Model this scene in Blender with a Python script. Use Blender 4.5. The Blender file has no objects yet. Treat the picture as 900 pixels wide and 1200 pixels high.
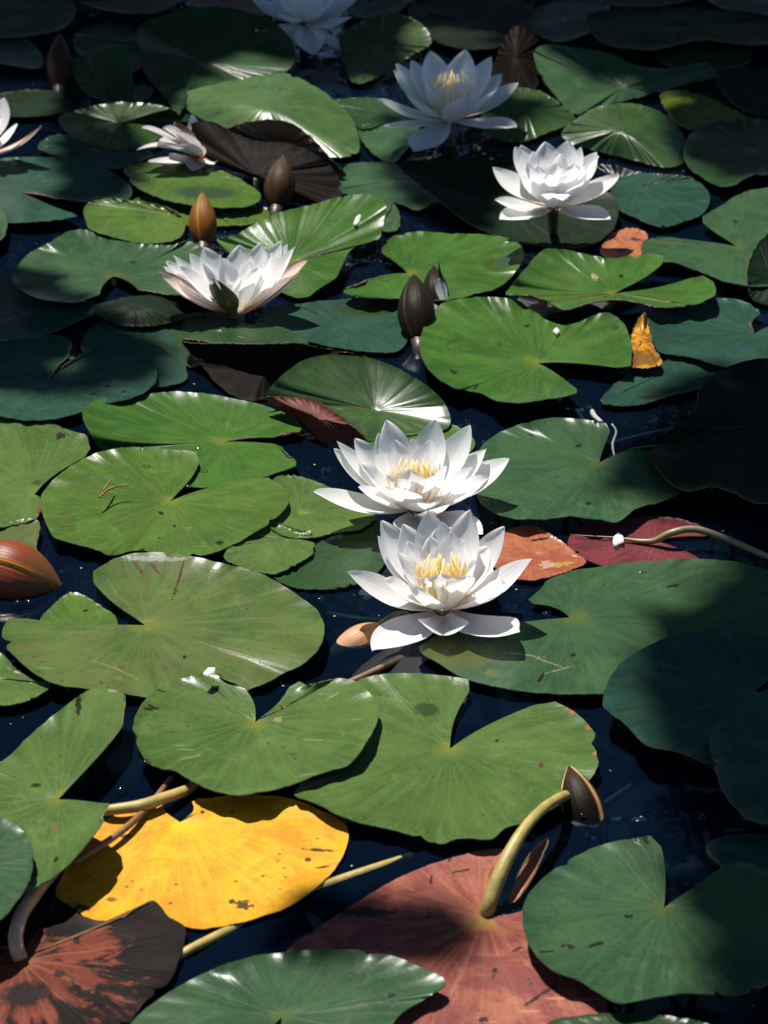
import bpy, math, random
import numpy as np
from mathutils import Vector, noise

random.seed(7)
sc = bpy.context.scene
COL = sc.collection

# ------------------------------------------------------------------ camera
CAM_Z, PITCH, VFOV = 1.0, math.radians(29.0), math.radians(24.0)
cam_d = bpy.data.cameras.new('camera')
cam = bpy.data.objects.new('camera', cam_d)
COL.objects.link(cam)
cam.location = (0, 0, CAM_Z)
cam.rotation_euler = (math.pi / 2 - PITCH, 0, 0)
cam_d.sensor_fit = 'VERTICAL'
cam_d.sensor_height = 36.0
cam_d.lens = 18.0 / math.tan(VFOV / 2)
cam_d.clip_start, cam_d.clip_end = 0.05, 2000
cam_d.dof.use_dof = True
cam_d.dof.focus_distance = 1.98
cam_d.dof.aperture_fstop = 14.0
sc.camera = cam

# ------------------------------------------------------------------ light
SUN_EL, SUN_AZ = math.radians(66), math.radians(-30)     # azimuth from +Y, negative = to the left
S = Vector((math.sin(SUN_AZ) * math.cos(SUN_EL), math.cos(SUN_AZ) * math.cos(SUN_EL), math.sin(SUN_EL)))
world = bpy.data.worlds.new('World')
sc.world = world
world.use_nodes = True
nt = world.node_tree
nt.nodes.clear()
sky = nt.nodes.new('ShaderNodeTexSky')
sky.sky_type = 'NISHITA'
sky.sun_disc = False
sky.sun_elevation = SUN_EL
sky.sun_rotation = SUN_AZ
sky.air_density, sky.dust_density, sky.ozone_density = 1.0, 0.1, 5.0
bg = nt.nodes.new('ShaderNodeBackground')
bg.inputs['Strength'].default_value = 0.06
out = nt.nodes.new('ShaderNodeOutputWorld')
nt.links.new(sky.outputs[0], bg.inputs[0])
nt.links.new(bg.outputs[0], out.inputs[0])
sun_d = bpy.data.lights.new('sun', 'SUN')
sun_d.energy = 5.0
sun_d.angle = math.radians(0.55)
sun_d.color = (1.0, 0.955, 0.88)
sun = bpy.data.objects.new('sun', sun_d)
COL.objects.link(sun)
sun.rotation_euler = S.to_track_quat('Z', 'Y').to_euler()
sc.view_settings.view_transform = 'Standard'
sc.view_settings.look = 'None'
sc.view_settings.exposure = 0.82
sc.view_settings.gamma = 1.0
sc.view_settings.use_curve_mapping = False
sc.cycles.max_bounces = 8
sc.cycles.transparent_max_bounces = 12
sc.cycles.caustics_reflective = False
sc.cycles.caustics_refractive = False

# ------------------------------------------------------------------ helpers
FPX = 600.0 / math.tan(VFOV / 2)
FW = Vector((0, math.cos(PITCH), -math.sin(PITCH)))
UPV = Vector((0, math.sin(PITCH), math.cos(PITCH)))
RT = Vector((1, 0, 0))
CAMP = Vector((0, 0, CAM_Z))
CM = 0.01

def ray(x, y):
    return (FW + RT * ((x - 450.0) / FPX) + UPV * ((600.0 - y) / FPX)).normalized()

def at(x, y, h=0.0):
    """survey point: where the line of sight through photo position x, y meets height h (cm)"""
    d = ray(x, y)
    return CAMP + d * ((h * CM - CAM_Z) / d.z)

def to_px(p):
    v = Vector(p) - CAMP
    z = v.dot(FW)
    return 450 + FPX * v.dot(RT) / z, 600 - FPX * v.dot(UPV) / z

def mesh_obj(name, verts, faces, mats, parent=None, origin=None, uvs=None, smooth=True, mat_idx=None):
    me = bpy.data.meshes.new(name)
    o0 = Vector(origin) if origin is not None else Vector((0, 0, 0))
    me.from_pydata([tuple(Vector(v) - o0) for v in verts], [], faces)
    if uvs is not None:
        uv = me.uv_layers.new(name='UVMap')
        li = np.zeros(len(me.loops), dtype=np.int32)
        me.loops.foreach_get('vertex_index', li)
        uv.data.foreach_set('uv', np.asarray(uvs, dtype=np.float32)[li].ravel())
    if not isinstance(mats, (list, tuple)):
        mats = [mats]
    for m in mats:
        me.materials.append(m)
    if smooth:
        me.polygons.foreach_set('use_smooth', [True] * len(me.polygons))
    if mat_idx is not None:
        me.polygons.foreach_set('material_index', mat_idx)
    me.update()
    o = bpy.data.objects.new(name, me)
    COL.objects.link(o)
    if parent is not None:
        o.parent = parent
    elif origin is not None:
        o.location = o0
    return o

def tag(o, label=None, cat=None, group=None, kind=None):
    if label: o['label'] = label
    if cat: o['category'] = cat
    if group: o['group'] = group
    if kind: o['kind'] = kind
    return o

def thing(name, loc, label, cat, group=None):
    o = bpy.data.objects.new(name, None)
    o.empty_display_size = 0.02
    COL.objects.link(o)
    o.location = loc
    return tag(o, label, cat, group)

def catmull(pts, n, closed=False):
    P = [np.array(p, dtype=float) for p in pts]
    if closed:
        P = [P[-1]] + P + [P[0], P[1]]
    else:
        P = [2 * P[0] - P[1]] + P + [2 * P[-1] - P[-2]]
    dense = []
    for i in range(1, len(P) - 2):
        p0, p1, p2, p3 = P[i - 1], P[i], P[i + 1], P[i + 2]
        t0 = 0.0
        t1 = t0 + max(1e-6, np.linalg.norm((p1 - p0)[:2])) ** 0.5
        t2 = t1 + max(1e-6, np.linalg.norm((p2 - p1)[:2])) ** 0.5
        t3 = t2 + max(1e-6, np.linalg.norm((p3 - p2)[:2])) ** 0.5
        for k in range(14):
            t = t1 + (t2 - t1) * k / 14.0
            a1 = (t1 - t) / (t1 - t0) * p0 + (t - t0) / (t1 - t0) * p1
            a2 = (t2 - t) / (t2 - t1) * p1 + (t - t1) / (t2 - t1) * p2
            a3 = (t3 - t) / (t3 - t2) * p2 + (t - t2) / (t3 - t2) * p3
            b1 = (t2 - t) / (t2 - t0) * a1 + (t - t0) / (t2 - t0) * a2
            b2 = (t3 - t) / (t3 - t1) * a2 + (t - t1) / (t3 - t1) * a3
            dense.append((t2 - t) / (t2 - t1) * b1 + (t - t1) / (t2 - t1) * b2)
    dense.append(P[-2])
    D = np.array(dense)
    s = np.concatenate([[0], np.cumsum(np.linalg.norm(np.diff(D[:, :2], axis=0), axis=1))])
    q = np.linspace(0, s[-1], n)
    return np.stack([np.interp(q, s, D[:, k]) for k in range(D.shape[1])], axis=1)

def tube(name, pts, radii, mat, parent=None, origin=None, nseg=10, sub=6):
    P = catmull([list(p) for p in pts], max(8, (len(pts) - 1) * sub))
    n = len(P)
    if isinstance(radii, (int, float)):
        radii = [radii, radii]
    R = np.interp(np.linspace(0, 1, n), np.linspace(0, 1, len(radii)), radii)
    V, F, U = [], [], []
    prev = Vector((0.31, 0.2, 0.93))
    for i in range(n):
        t = Vector(P[min(i + 1, n - 1)] - P[max(i - 1, 0)]).normalized()
        a = (prev - t * prev.dot(t)).normalized()
        prev = a
        b = t.cross(a)
        for k in range(nseg):
            an = 2 * math.pi * k / nseg
            V.append(Vector(P[i]) + (a * math.cos(an) + b * math.sin(an)) * R[i])
            U.append((k / nseg, i / (n - 1)))
    for i in range(n - 1):
        for k in range(nseg):
            k2 = (k + 1) % nseg
            F.append((i * nseg + k, i * nseg + k2, (i + 1) * nseg + k2, (i + 1) * nseg + k))
    F.append(tuple(range(nseg - 1, -1, -1)))
    F.append(tuple((n - 1) * nseg + k for k in range(nseg)))
    return mesh_obj(name, V, F, mat, parent, origin, U)

# ------------------------------------------------------------------ node helper
class NT:
    def __init__(s, name):
        s.m = bpy.data.materials.new(name)
        s.m.use_nodes = True
        s.t = s.m.node_tree
        s.t.nodes.clear()
        s.out = s.t.nodes.new('ShaderNodeOutputMaterial')
    def n(s, typ, **kw):
        nd = s.t.nodes.new('ShaderNode' + typ)
        for k, v in kw.items():
            setattr(nd, k, v)
        return nd
    def link(s, a, b):
        s.t.links.new(a, b)
    def put(s, v, inp):
        if hasattr(v, 'is_linked') or hasattr(v, 'links'):
            s.link(v, inp)
        elif isinstance(v, (tuple, list)):
            inp.default_value = (*v, 1.0) if (len(v) == 3 and inp.type == 'RGBA') else v
        else:
            inp.default_value = v
    def math(s, op, a, b=None, c=None):
        nd = s.n('Math', operation=op)
        s.put(a, nd.inputs[0])
        if b is not None: s.put(b, nd.inputs[1])
        if c is not None: s.put(c, nd.inputs[2])
        return nd.outputs[0]
    def vmath(s, op, a, b=None):
        nd = s.n('VectorMath', operation=op)
        s.put(a, nd.inputs[0])
        if b is not None: s.put(b, nd.inputs[1])
        return nd.outputs[1] if op in ('LENGTH', 'DISTANCE', 'DOT_PRODUCT') else nd.outputs[0]
    def smooth(s, v, a, b, lo=0.0, hi=1.0):
        nd = s.n('MapRange', interpolation_type='SMOOTHSTEP')
        s.put(v, nd.inputs[0])
        nd.inputs[1].default_value, nd.inputs[2].default_value = a, b
        nd.inputs[3].default_value, nd.inputs[4].default_value = lo, hi
        return nd.outputs[0]
    def mix(s, f, a, b, blend='MIX'):
        nd = s.n('Mix', data_type='RGBA', blend_type=blend)
        s.put(f, nd.inputs[0]); s.put(a, nd.inputs[6]); s.put(b, nd.inputs[7])
        return nd.outputs[2]
    def noise(s, vec, scale, detail=3, rough=0.55, dist=0.0):
        nd = s.n('TexNoise')
        s.put(vec, nd.inputs['Vector'])
        nd.inputs['Scale'].default_value = scale
        nd.inputs['Detail'].default_value = detail
        nd.inputs['Roughness'].default_value = rough
        nd.inputs['Distortion'].default_value = dist
        return nd.outputs[0]

# ------------------------------------------------------------------ materials
def leaf_mat(name, a, b, vein=(0.16, 0.26, 0.07), vein_amt=0.35, hub=None, rough=0.27, speck=0.5,
             blotch=None, blotch_amt=0.0, blotch_at=0.56, blotch_radial=False, marks=(), nveins=17, transl=0.12, spec=0.18, bump=0.14, edge=None, blotch_scale=16):
    """water lily blade: mottled a/b, veins fanning from the stalk, specks, faded blotches, marks in object space"""
    g = NT(name)
    tc = g.n('TexCoord'); oi = g.n('ObjectInfo')
    rnd = g.math('MULTIPLY', oi.outputs['Random'], 37.0)
    ov = g.vmath('ADD', tc.outputs['Object'], rnd)
    sep = g.n('SeparateXYZ'); g.link(tc.outputs['UV'], sep.inputs[0])
    u, r = sep.outputs[0], sep.outputs[1]
    n1 = g.noise(ov, 14, 4, 0.6, 0.4)
    n2 = g.noise(ov, 70, 4, 0.65)
    n3 = g.noise(ov, 420, 3, 0.6)
    base = g.mix(g.smooth(n1, 0.38, 0.62), tuple(0.86 * c for c in a), b)
    base = g.mix(g.smooth(n2, 0.42, 0.70, 0.0, 0.5), base, tuple(0.62 * c for c in a))
    base = g.mix(g.smooth(n3, 0.4, 0.8, 0.0, 0.28), base, tuple(min(1, 1.5 * c + 0.01) for c in b))
    n4 = g.noise(ov, 34, 6, 0.72, 1.2)
    base = g.mix(g.smooth(n4, 0.54, 0.68, 0.0, 0.38), base, tuple(min(1, 1.45 * c + 0.012) for c in b))      # waxy bloom, dried dust
    base = g.mix(g.smooth(n4, 0.42, 0.30, 0.0, 0.35), base, tuple(0.55 * c for c in a))
    # radial streaks: noise in (angle, radius) space, stretched along the radius
    cmb = g.n('CombineXYZ'); g.put(g.math('MULTIPLY', u, 60.0), cmb.inputs[0]); g.put(g.math('MULTIPLY', r, 2.2), cmb.inputs[1]); g.put(rnd, cmb.inputs[2])
    st = g.noise(cmb.outputs[0], 1.0, 3, 0.6, 0.3)
    base = g.mix(g.smooth(st, 0.42, 0.66, 0.0, 0.34), base, tuple(min(1, 1.35 * c + 0.004) for c in b))
    # veins
    wob = g.math('MULTIPLY', g.math('SUBTRACT', g.noise(ov, 26, 2), 0.5), 0.55)
    def veinset(n, ph, w, r0, r1):
        f = g.math('FRACT', g.math('ADD', g.math('MULTIPLY_ADD', u, float(n), ph), wob))
        d = g.math('ABSOLUTE', g.math('SUBTRACT', f, 0.5))
        dd = g.math('MULTIPLY', d, g.math('MULTIPLY_ADD', r, 1.0, 0.06))
        m = g.smooth(dd, w, 0.0, 0, 1)
        return g.math('MULTIPLY', m, g.smooth(r, r0, r1, 1, 0)) if r0 < r1 else m
    v1 = veinset(nveins, 0.13, 0.055, 0.55, 1.0)
    v2 = veinset(nveins * 2, 0.4, 0.05, 0.9, 1.02)
    v2 = g.math('MULTIPLY', v2, g.smooth(r, 0.35, 0.6, 0, 0.6))
    vm = g.math('MAXIMUM', v1, v2)
    vm = g.math('MULTIPLY', vm, g.smooth(g.noise(ov, 9, 2), 0.3, 0.6, 0.35, 1.0))
    base = g.mix(g.math('MULTIPLY', vm, vein_amt), base, vein)
    if hub:
        base = g.mix(g.math('MULTIPLY', g.smooth(g.math('ADD', r, g.math('MULTIPLY', g.math('SUBTRACT', n2, 0.5), 0.15)), 0.16, 0.0), 0.85), base, hub)
    if blotch:
        bn = g.noise(ov, blotch_scale, 5, 0.68, 0.8)
        if blotch_radial:      # rot that follows the veins
            cb = g.n('CombineXYZ'); g.put(g.math('MULTIPLY', u, 22.0), cb.inputs[0]); g.put(g.math('MULTIPLY', r, 3.2), cb.inputs[1]); g.put(rnd, cb.inputs[2])
            bn = g.math('MULTIPLY_ADD', g.noise(cb.outputs[0], 1.0, 5, 0.68, 0.5), 0.62, g.math('MULTIPLY', bn, 0.38))
            bn = g.math('ADD', bn, g.smooth(r, 0.2, 0.95, -0.07, 0.09))
        base = g.mix(g.math('MULTIPLY', g.smooth(bn, blotch_at - 0.04, blotch_at + 0.04), blotch_amt), base, blotch)
    # specks and scratches
    vo = g.n('TexVoronoi'); g.link(ov, vo.inputs['Vector']); vo.inputs['Scale'].default_value = 110
    sp = g.math('MULTIPLY', g.smooth(vo.outputs['Distance'], 0.2, 0.1), g.smooth(g.noise(ov, 21, 2), 0.5, 0.62))
    base = g.mix(g.math('MULTIPLY', sp, speck), base, (0.035, 0.028, 0.012))
    vo2 = g.n('TexVoronoi'); vo2.voronoi_dimensions = '3D'
    mp = g.n('Mapping'); g.link(ov, mp.inputs[0]); mp.inputs['Rotation'].default_value = (0, 0, 0.7); mp.inputs['Scale'].default_value = (20, 150, 20)
    g.link(mp.outputs[0], vo2.inputs['Vector']); vo2.inputs['Scale'].default_value = 1.0
    sc2 = g.math('MULTIPLY', g.smooth(vo2.outputs['Distance'], 0.2, 0.1), g.smooth(g.noise(ov, 13, 2), 0.58, 0.68))
    base = g.mix(g.math('MULTIPLY', sc2, speck * 0.8), base, tuple(min(1, 1.9 * c + 0.03) for c in b))
    if edge:
        ed = g.smooth(g.math('ADD', r, g.math('MULTIPLY', g.math('SUBTRACT', n2, 0.5), 0.06)), 0.972, 0.995)
        base = g.mix(g.math('MULTIPLY', ed, 0.7), base, edge)
    # marks: (dx, dy, rx, ry, rot, colour) in metres about the leaf's origin
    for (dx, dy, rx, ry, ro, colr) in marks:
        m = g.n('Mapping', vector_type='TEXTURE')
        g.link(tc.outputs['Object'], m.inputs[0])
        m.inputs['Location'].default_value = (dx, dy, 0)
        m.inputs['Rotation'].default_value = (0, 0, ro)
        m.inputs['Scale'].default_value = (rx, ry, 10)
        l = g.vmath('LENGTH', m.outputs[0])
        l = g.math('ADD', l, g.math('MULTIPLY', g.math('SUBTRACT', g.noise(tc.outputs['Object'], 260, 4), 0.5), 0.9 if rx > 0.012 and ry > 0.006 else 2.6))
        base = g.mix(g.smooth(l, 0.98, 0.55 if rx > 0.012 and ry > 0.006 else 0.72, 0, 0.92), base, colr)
    hgt = g.math('ADD', g.math('MULTIPLY', vm, -0.5), g.math('ADD', g.math('MULTIPLY', n2, 0.9), g.math('MULTIPLY', st, 0.5)))
    hgt = g.math('ADD', hgt, g.math('MULTIPLY', n3, 0.12))
    bp = g.n('Bump'); bp.inputs['Strength'].default_value = bump; bp.inputs['Distance'].default_value = 0.0022
    g.link(hgt, bp.inputs['Height'])
    p = g.n('BsdfPrincipled')
    g.link(base, p.inputs['Base Color'])
    g.put(g.math('ADD', g.smooth(n2, 0.3, 0.7, rough - 0.04, rough + 0.06), g.math('MULTIPLY', n3, 0.04)), p.inputs['Roughness'])
    p.inputs['Specular IOR Level'].default_value = spec
    g.link(bp.outputs[0], p.inputs['Normal'])
    tr = g.n('BsdfTranslucent')
    g.put(g.mix(0.5, base, tuple(min(1, c * 1.4) for c in b)), tr.inputs[0])
    mx = g.n('MixShader'); mx.inputs[0].default_value = transl
    g.link(p.outputs[0], mx.inputs[1]); g.link(tr.outputs[0], mx.inputs[2])
    g.link(mx.outputs[0], g.out.inputs[0])
    return g.m

def petal_mat(name, tip, mid, base, transl=0.3, edge=None, edge_amt=0.0, rough=0.5, spec=0.35):
    """petal or sepal: colour along its length (v), fine length-wise veins, optional margin colour"""
    g = NT(name)
    tc = g.n('TexCoord'); oi = g.n('ObjectInfo')
    sep = g.n('SeparateXYZ'); g.link(tc.outputs['UV'], sep.inputs[0])
    u, v = sep.outputs[0], sep.outputs[1]
    ov = g.vmath('ADD', tc.outputs['Object'], g.math('MULTIPLY', oi.outputs['Random'], 11.0))
    n = g.noise(ov, 60, 3)
    vv = g.math('ADD', v, g.math('MULTIPLY', g.math('SUBTRACT', n, 0.5), 0.18))
    c = g.mix(g.smooth(vv, 0.02, 0.34), base, mid)
    c = g.mix(g.smooth(vv, 0.45, 1.0), c, tip)
    cmb = g.n('CombineXYZ'); g.put(g.math('MULTIPLY', u, 26.0), cmb.inputs[0]); g.put(g.math('MULTIPLY', v, 1.4), cmb.inputs[1])
    g.put(g.math('MULTIPLY', oi.outputs['Random'], 19.0), cmb.inputs[2])
    st = g.noise(cmb.outputs[0], 1.0, 2, 0.5)
    c = g.mix(g.smooth(st, 0.4, 0.75, 0, 0.30), c, tuple(0.74 * x for x in mid))
    if edge:
        e = g.math('ABSOLUTE', g.math('SUBTRACT', u, 0.5))
        c = g.mix(g.math('MULTIPLY', g.smooth(g.math('ADD', e, g.math('MULTIPLY', g.math('SUBTRACT', n, 0.5), 0.06)), 0.34, 0.47), edge_amt), c, edge)
    bp = g.n('Bump'); bp.inputs['Strength'].default_value = 0.45; bp.inputs['Distance'].default_value = 0.0014
    g.link(st, bp.inputs['Height'])
    p = g.n('BsdfPrincipled')
    g.link(c, p.inputs['Base Color']); p.inputs['Roughness'].default_value = rough
    p.inputs['Specular IOR Level'].default_value = spec
    g.link(bp.outputs[0], p.inputs['Normal'])
    tr = g.n('BsdfTranslucent'); g.link(c, tr.inputs[0])
    mx = g.n('MixShader'); mx.inputs[0].default_value = transl
    g.link(p.outputs[0], mx.inputs[1]); g.link(tr.outputs[0], mx.inputs[2])
    g.link(mx.outputs[0], g.out.inputs[0])
    return g.m

def plain_mat(name, a, b, scale=60, rough=0.5, bump=0.3, dist=0.002, spec=0.5):
    g = NT(name)
    tc = g.n('TexCoord')
    n = g.noise(tc.outputs['Object'], scale, 5, 0.65, 0.3)
    p = g.n('BsdfPrincipled')
    g.link(g.mix(g.smooth(n, 0.3, 0.7), a, b), p.inputs['Base Color'])
    p.inputs['Roughness'].default_value = rough
    p.inputs['Specular IOR Level'].default_value = spec
    bp = g.n('Bump'); bp.inputs['Strength'].default_value = bump; bp.inputs['Distance'].default_value = dist
    g.link(n, bp.inputs['Height']); g.link(bp.outputs[0], p.inputs['Normal'])
    g.link(p.outputs[0], g.out.inputs[0])
    return g.m

def water_mat():
    g = NT('pond_water')
    tc = g.n('TexCoord')
    mp = g.n('Mapping'); g.link(tc.outputs['Object'], mp.inputs[0]); mp.inputs['Scale'].default_value = (1, 0.6, 1)
    n = g.math('ADD', g.math('MULTIPLY', g.noise(mp.outputs[0], 9, 2), 1.0), g.math('MULTIPLY', g.noise(mp.outputs[0], 55, 2), 0.10))
    bp = g.n('Bump'); bp.inputs['Strength'].default_value = 0.35; bp.inputs['Distance'].default_value = 0.006
    g.link(n, bp.inputs['Height'])
    fr = g.n('Fresnel'); fr.inputs['IOR'].default_value = 1.33; g.link(bp.outputs[0], fr.inputs['Normal'])
    tr = g.n('BsdfTransparent'); tr.inputs[0].default_value = (0.20, 0.33, 0.42, 1)
    gl = g.n('BsdfGlossy'); gl.inputs['Roughness'].default_value = 0.03; gl.inputs['Color'].default_value = (1, 1, 1, 1)
    g.link(bp.outputs[0], gl.inputs['Normal'])
    df = g.n('BsdfDiffuse'); df.inputs[0].default_value = (0.0024, 0.008, 0.021, 1)      # navy diffuse tint mixed into the water body
    body = g.n('MixShader'); body.inputs[0].default_value = 0.4
    g.link(tr.outputs[0], body.inputs[1]); g.link(df.outputs[0], body.inputs[2])
    mx = g.n('MixShader')
    g.link(fr.outputs[0], mx.inputs[0]); g.link(body.outputs[0], mx.inputs[1]); g.link(gl.outputs[0], mx.inputs[2])
    g.link(mx.outputs[0], g.out.inputs[0])
    return g.m

def bead_mat():
    g = NT('glint_bead')
    fr = g.n('Fresnel'); fr.inputs['IOR'].default_value = 1.4
    tr = g.n('BsdfTransparent'); tr.inputs[0].default_value = (0.8, 0.85, 0.85, 1)
    gl = g.n('BsdfGlossy'); gl.inputs['Roughness'].default_value = 0.08
    mx = g.n('MixShader')
    g.link(fr.outputs[0], mx.inputs[0]); g.link(tr.outputs[0], mx.inputs[1]); g.link(gl.outputs[0], mx.inputs[2])
    g.link(mx.outputs[0], g.out.inputs[0])
    return g.m

M = {}
M['water'] = water_mat()
M['bead'] = bead_mat()
M['mud'] = plain_mat('pond_mud', (0.012, 0.013, 0.010), (0.022, 0.02, 0.013), 8, 0.9)
M['petal'] = petal_mat('white_petal', (0.92, 0.915, 0.91), (0.92, 0.915, 0.905), (0.90, 0.86, 0.74), 0.6)
M['outer'] = petal_mat('blush_petal', (0.90, 0.89, 0.88), (0.90, 0.87, 0.85), (0.84, 0.74, 0.66), 0.5)
M['sepal_pink'] = petal_mat('pale_sepal', (0.66, 0.50, 0.38), (0.78, 0.62, 0.57), (0.62, 0.34, 0.27), 0.25, (0.10, 0.05, 0.03), 0.85)
M['sepal_green'] = petal_mat('green_sepal', (0.05, 0.06, 0.02), (0.07, 0.06, 0.025), (0.25, 0.09, 0.06), 0.12, (0.20, 0.10, 0.05), 0.4)
M['wilt'] = petal_mat('wilted_petal', (0.72, 0.70, 0.70), (0.72, 0.67, 0.64), (0.50, 0.20, 0.06), 0.25)
M['stamen'] = petal_mat('stamen', (0.92, 0.78, 0.42), (0.90, 0.66, 0.22), (0.86, 0.54, 0.10), 0.55)
M['under'] = leaf_mat('blade_underside', (0.10, 0.05, 0.028), (0.16, 0.08, 0.04), (0.2, 0.1, 0.05), 0.3, speck=0.2, transl=0.1)
M['rimgreen'] = plain_mat('blade_margin', (0.10, 0.085, 0.03), (0.06, 0.06, 0.02), 90, 0.6)
M['stalk_yellow'] = plain_mat('stalk_yellow', (0.36, 0.25, 0.07), (0.22, 0.18, 0.045), 90, 0.5)
M['stalk_pink'] = plain_mat('stalk_pale', (0.50, 0.31, 0.19), (0.36, 0.20, 0.12), 70, 0.5)
M['stalk_brown'] = plain_mat('stalk_brown', (0.13, 0.055, 0.02), (0.20, 0.10, 0.035), 70, 0.5)
M['stalk_olive'] = plain_mat('stalk_olive', (0.20, 0.17, 0.07), (0.13, 0.12, 0.05), 40, 0.45)
M['stalk_dark'] = plain_mat('stalk_dark', (0.05, 0.035, 0.015), (0.03, 0.025, 0.01), 40, 0.45)
M['stalk_bud'] = plain_mat('stalk_bud', (0.09, 0.07, 0.03), (0.05, 0.035, 0.018), 60, 0.5)
M['stalk_grey'] = plain_mat('stalk_grey', (0.22, 0.23, 0.21), (0.32, 0.32, 0.28), 40, 0.6)
M['bark'] = plain_mat('bark', (0.09, 0.065, 0.045), (0.16, 0.12, 0.09), 22, 0.9, 1.0, 0.02)
M['grass_bank'] = plain_mat('bank_soil', (0.05, 0.07, 0.025), (0.09, 0.08, 0.04), 3, 0.95, 0.8, 0.05)
M['crown'] = plain_mat('tree_foliage', (0.045, 0.09, 0.02), (0.075, 0.13, 0.03), 3, 0.5)

# ------------------------------------------------------------------ builders
PRE = {}
def P_(key, **kw): PRE[key] = kw
HUB = (0.22, 0.26, 0.03)
P_('lime',  a=(0.075, 0.165, 0.026), b=(0.115, 0.215, 0.032), vein=(0.15, 0.25, 0.06), hub=HUB, blotch=(0.12, 0.17, 0.03), blotch_amt=0.35)
P_('fresh', a=(0.050, 0.150, 0.020), b=(0.080, 0.200, 0.028), vein=(0.12, 0.24, 0.05), hub=HUB, rough=0.28)
P_('mid',   a=(0.078, 0.152, 0.034), b=(0.112, 0.194, 0.044), vein=(0.14, 0.23, 0.09), hub=HUB, blotch=(0.11, 0.17, 0.04), blotch_amt=0.4, speck=0.65)
P_('old',   a=(0.080, 0.142, 0.036), b=(0.118, 0.180, 0.045), vein=(0.15, 0.22, 0.09), hub=HUB, blotch=(0.15, 0.16, 0.06), blotch_amt=0.5, speck=0.9)
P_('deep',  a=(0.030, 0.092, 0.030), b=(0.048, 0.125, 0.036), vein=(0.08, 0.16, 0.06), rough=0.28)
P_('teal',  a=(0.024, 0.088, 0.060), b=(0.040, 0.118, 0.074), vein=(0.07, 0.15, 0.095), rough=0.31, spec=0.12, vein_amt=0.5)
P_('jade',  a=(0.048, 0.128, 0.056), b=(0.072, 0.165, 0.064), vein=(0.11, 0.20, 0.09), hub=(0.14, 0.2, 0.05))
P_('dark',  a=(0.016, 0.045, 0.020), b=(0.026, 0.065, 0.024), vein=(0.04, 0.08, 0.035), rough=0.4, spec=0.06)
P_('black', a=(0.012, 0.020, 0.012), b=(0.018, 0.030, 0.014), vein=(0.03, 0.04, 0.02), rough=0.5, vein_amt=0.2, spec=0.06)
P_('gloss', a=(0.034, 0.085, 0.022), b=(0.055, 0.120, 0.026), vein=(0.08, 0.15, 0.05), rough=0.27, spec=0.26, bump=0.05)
P_('sheen', a=(0.050, 0.120, 0.034), b=(0.080, 0.165, 0.040), vein=(0.12, 0.2, 0.06), rough=0.29, spec=0.34, bump=0.03)
P_('ytip',  a=(0.120, 0.170, 0.022), b=(0.170, 0.210, 0.026), vein=(0.2, 0.25, 0.06), blotch=(0.05, 0.11, 0.03), blotch_amt=0.5)
P_('yellow', a=(0.72, 0.32, 0.008), b=(0.80, 0.41, 0.012), vein=(0.80, 0.46, 0.02), vein_amt=0.25, hub=(0.80, 0.55, 0.02), speck=0.8, rough=0.45, blotch=(0.62, 0.24, 0.008), blotch_amt=0.55, transl=0.15)
P_('orange', a=(0.62, 0.24, 0.015), b=(0.72, 0.34, 0.02), vein=(0.5, 0.2, 0.02), speck=1.0, blotch=(0.10, 0.05, 0.02), blotch_amt=0.8)
P_('pink',  a=(0.30, 0.066, 0.050), b=(0.44, 0.150, 0.095), vein=(0.55, 0.24, 0.07), vein_amt=0.6, hub=(0.5, 0.28, 0.06), blotch=(0.22, 0.045, 0.05), blotch_amt=0.7, blotch_scale=12, speck=0.9, nveins=13, rough=0.42, spec=0.15, bump=0.1)
P_('salmon', a=(0.42, 0.12, 0.065), b=(0.52, 0.19, 0.09), vein=(0.5, 0.22, 0.09), vein_amt=0.3, blotch=(0.35, 0.07, 0.05), blotch_amt=0.6, speck=0.7)
P_('purple', a=(0.13, 0.026, 0.034), b=(0.19, 0.040, 0.048), vein=(0.28, 0.12, 0.05), vein_amt=0.35, blotch=(0.09, 0.022, 0.04), blotch_amt=0.6, hub=(0.28, 0.16, 0.04))
P_('rust',  a=(0.14, 0.026, 0.014), b=(0.24, 0.050, 0.028), vein=(0.26, 0.13, 0.05), vein_amt=0.55, blotch=(0.003, 0.0025, 0.0025), blotch_amt=0.98, blotch_scale=11, blotch_at=0.5, blotch_radial=True, spec=0.08, rough=0.5, speck=1.0, nveins=14, hub=(0.27, 0.13, 0.06), bump=0.16)
P_('brown', a=(0.007, 0.004, 0.003), b=(0.011, 0.006, 0.004), vein=(0.03, 0.013, 0.008), rough=0.6, spec=0.04, transl=0.03, bump=0.05, speck=0.3, vein_amt=0.25)
P_('redback', a=(0.15, 0.034, 0.022), b=(0.20, 0.050, 0.030), vein=(0.2, 0.06, 0.04), rough=0.5, speck=0.2, vein_amt=0.1, bump=0.05, spec=0.12)
P_('redbrown', a=(0.085, 0.022, 0.012), b=(0.14, 0.034, 0.018), vein=(0.16, 0.05, 0.02), rough=0.42, speck=0.3, vein_amt=0.3)
CACHE = {}
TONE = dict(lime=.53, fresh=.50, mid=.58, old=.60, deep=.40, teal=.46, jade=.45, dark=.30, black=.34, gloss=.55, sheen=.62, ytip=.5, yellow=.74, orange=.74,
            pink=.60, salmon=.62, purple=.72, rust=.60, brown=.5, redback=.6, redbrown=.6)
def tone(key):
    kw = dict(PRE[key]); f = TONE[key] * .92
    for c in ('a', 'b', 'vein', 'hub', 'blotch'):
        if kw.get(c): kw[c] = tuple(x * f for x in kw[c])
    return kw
def preset(key):
    if key not in CACHE:
        CACHE[key] = leaf_mat('blade_' + key, **tone(key))
    return CACHE[key]

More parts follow.
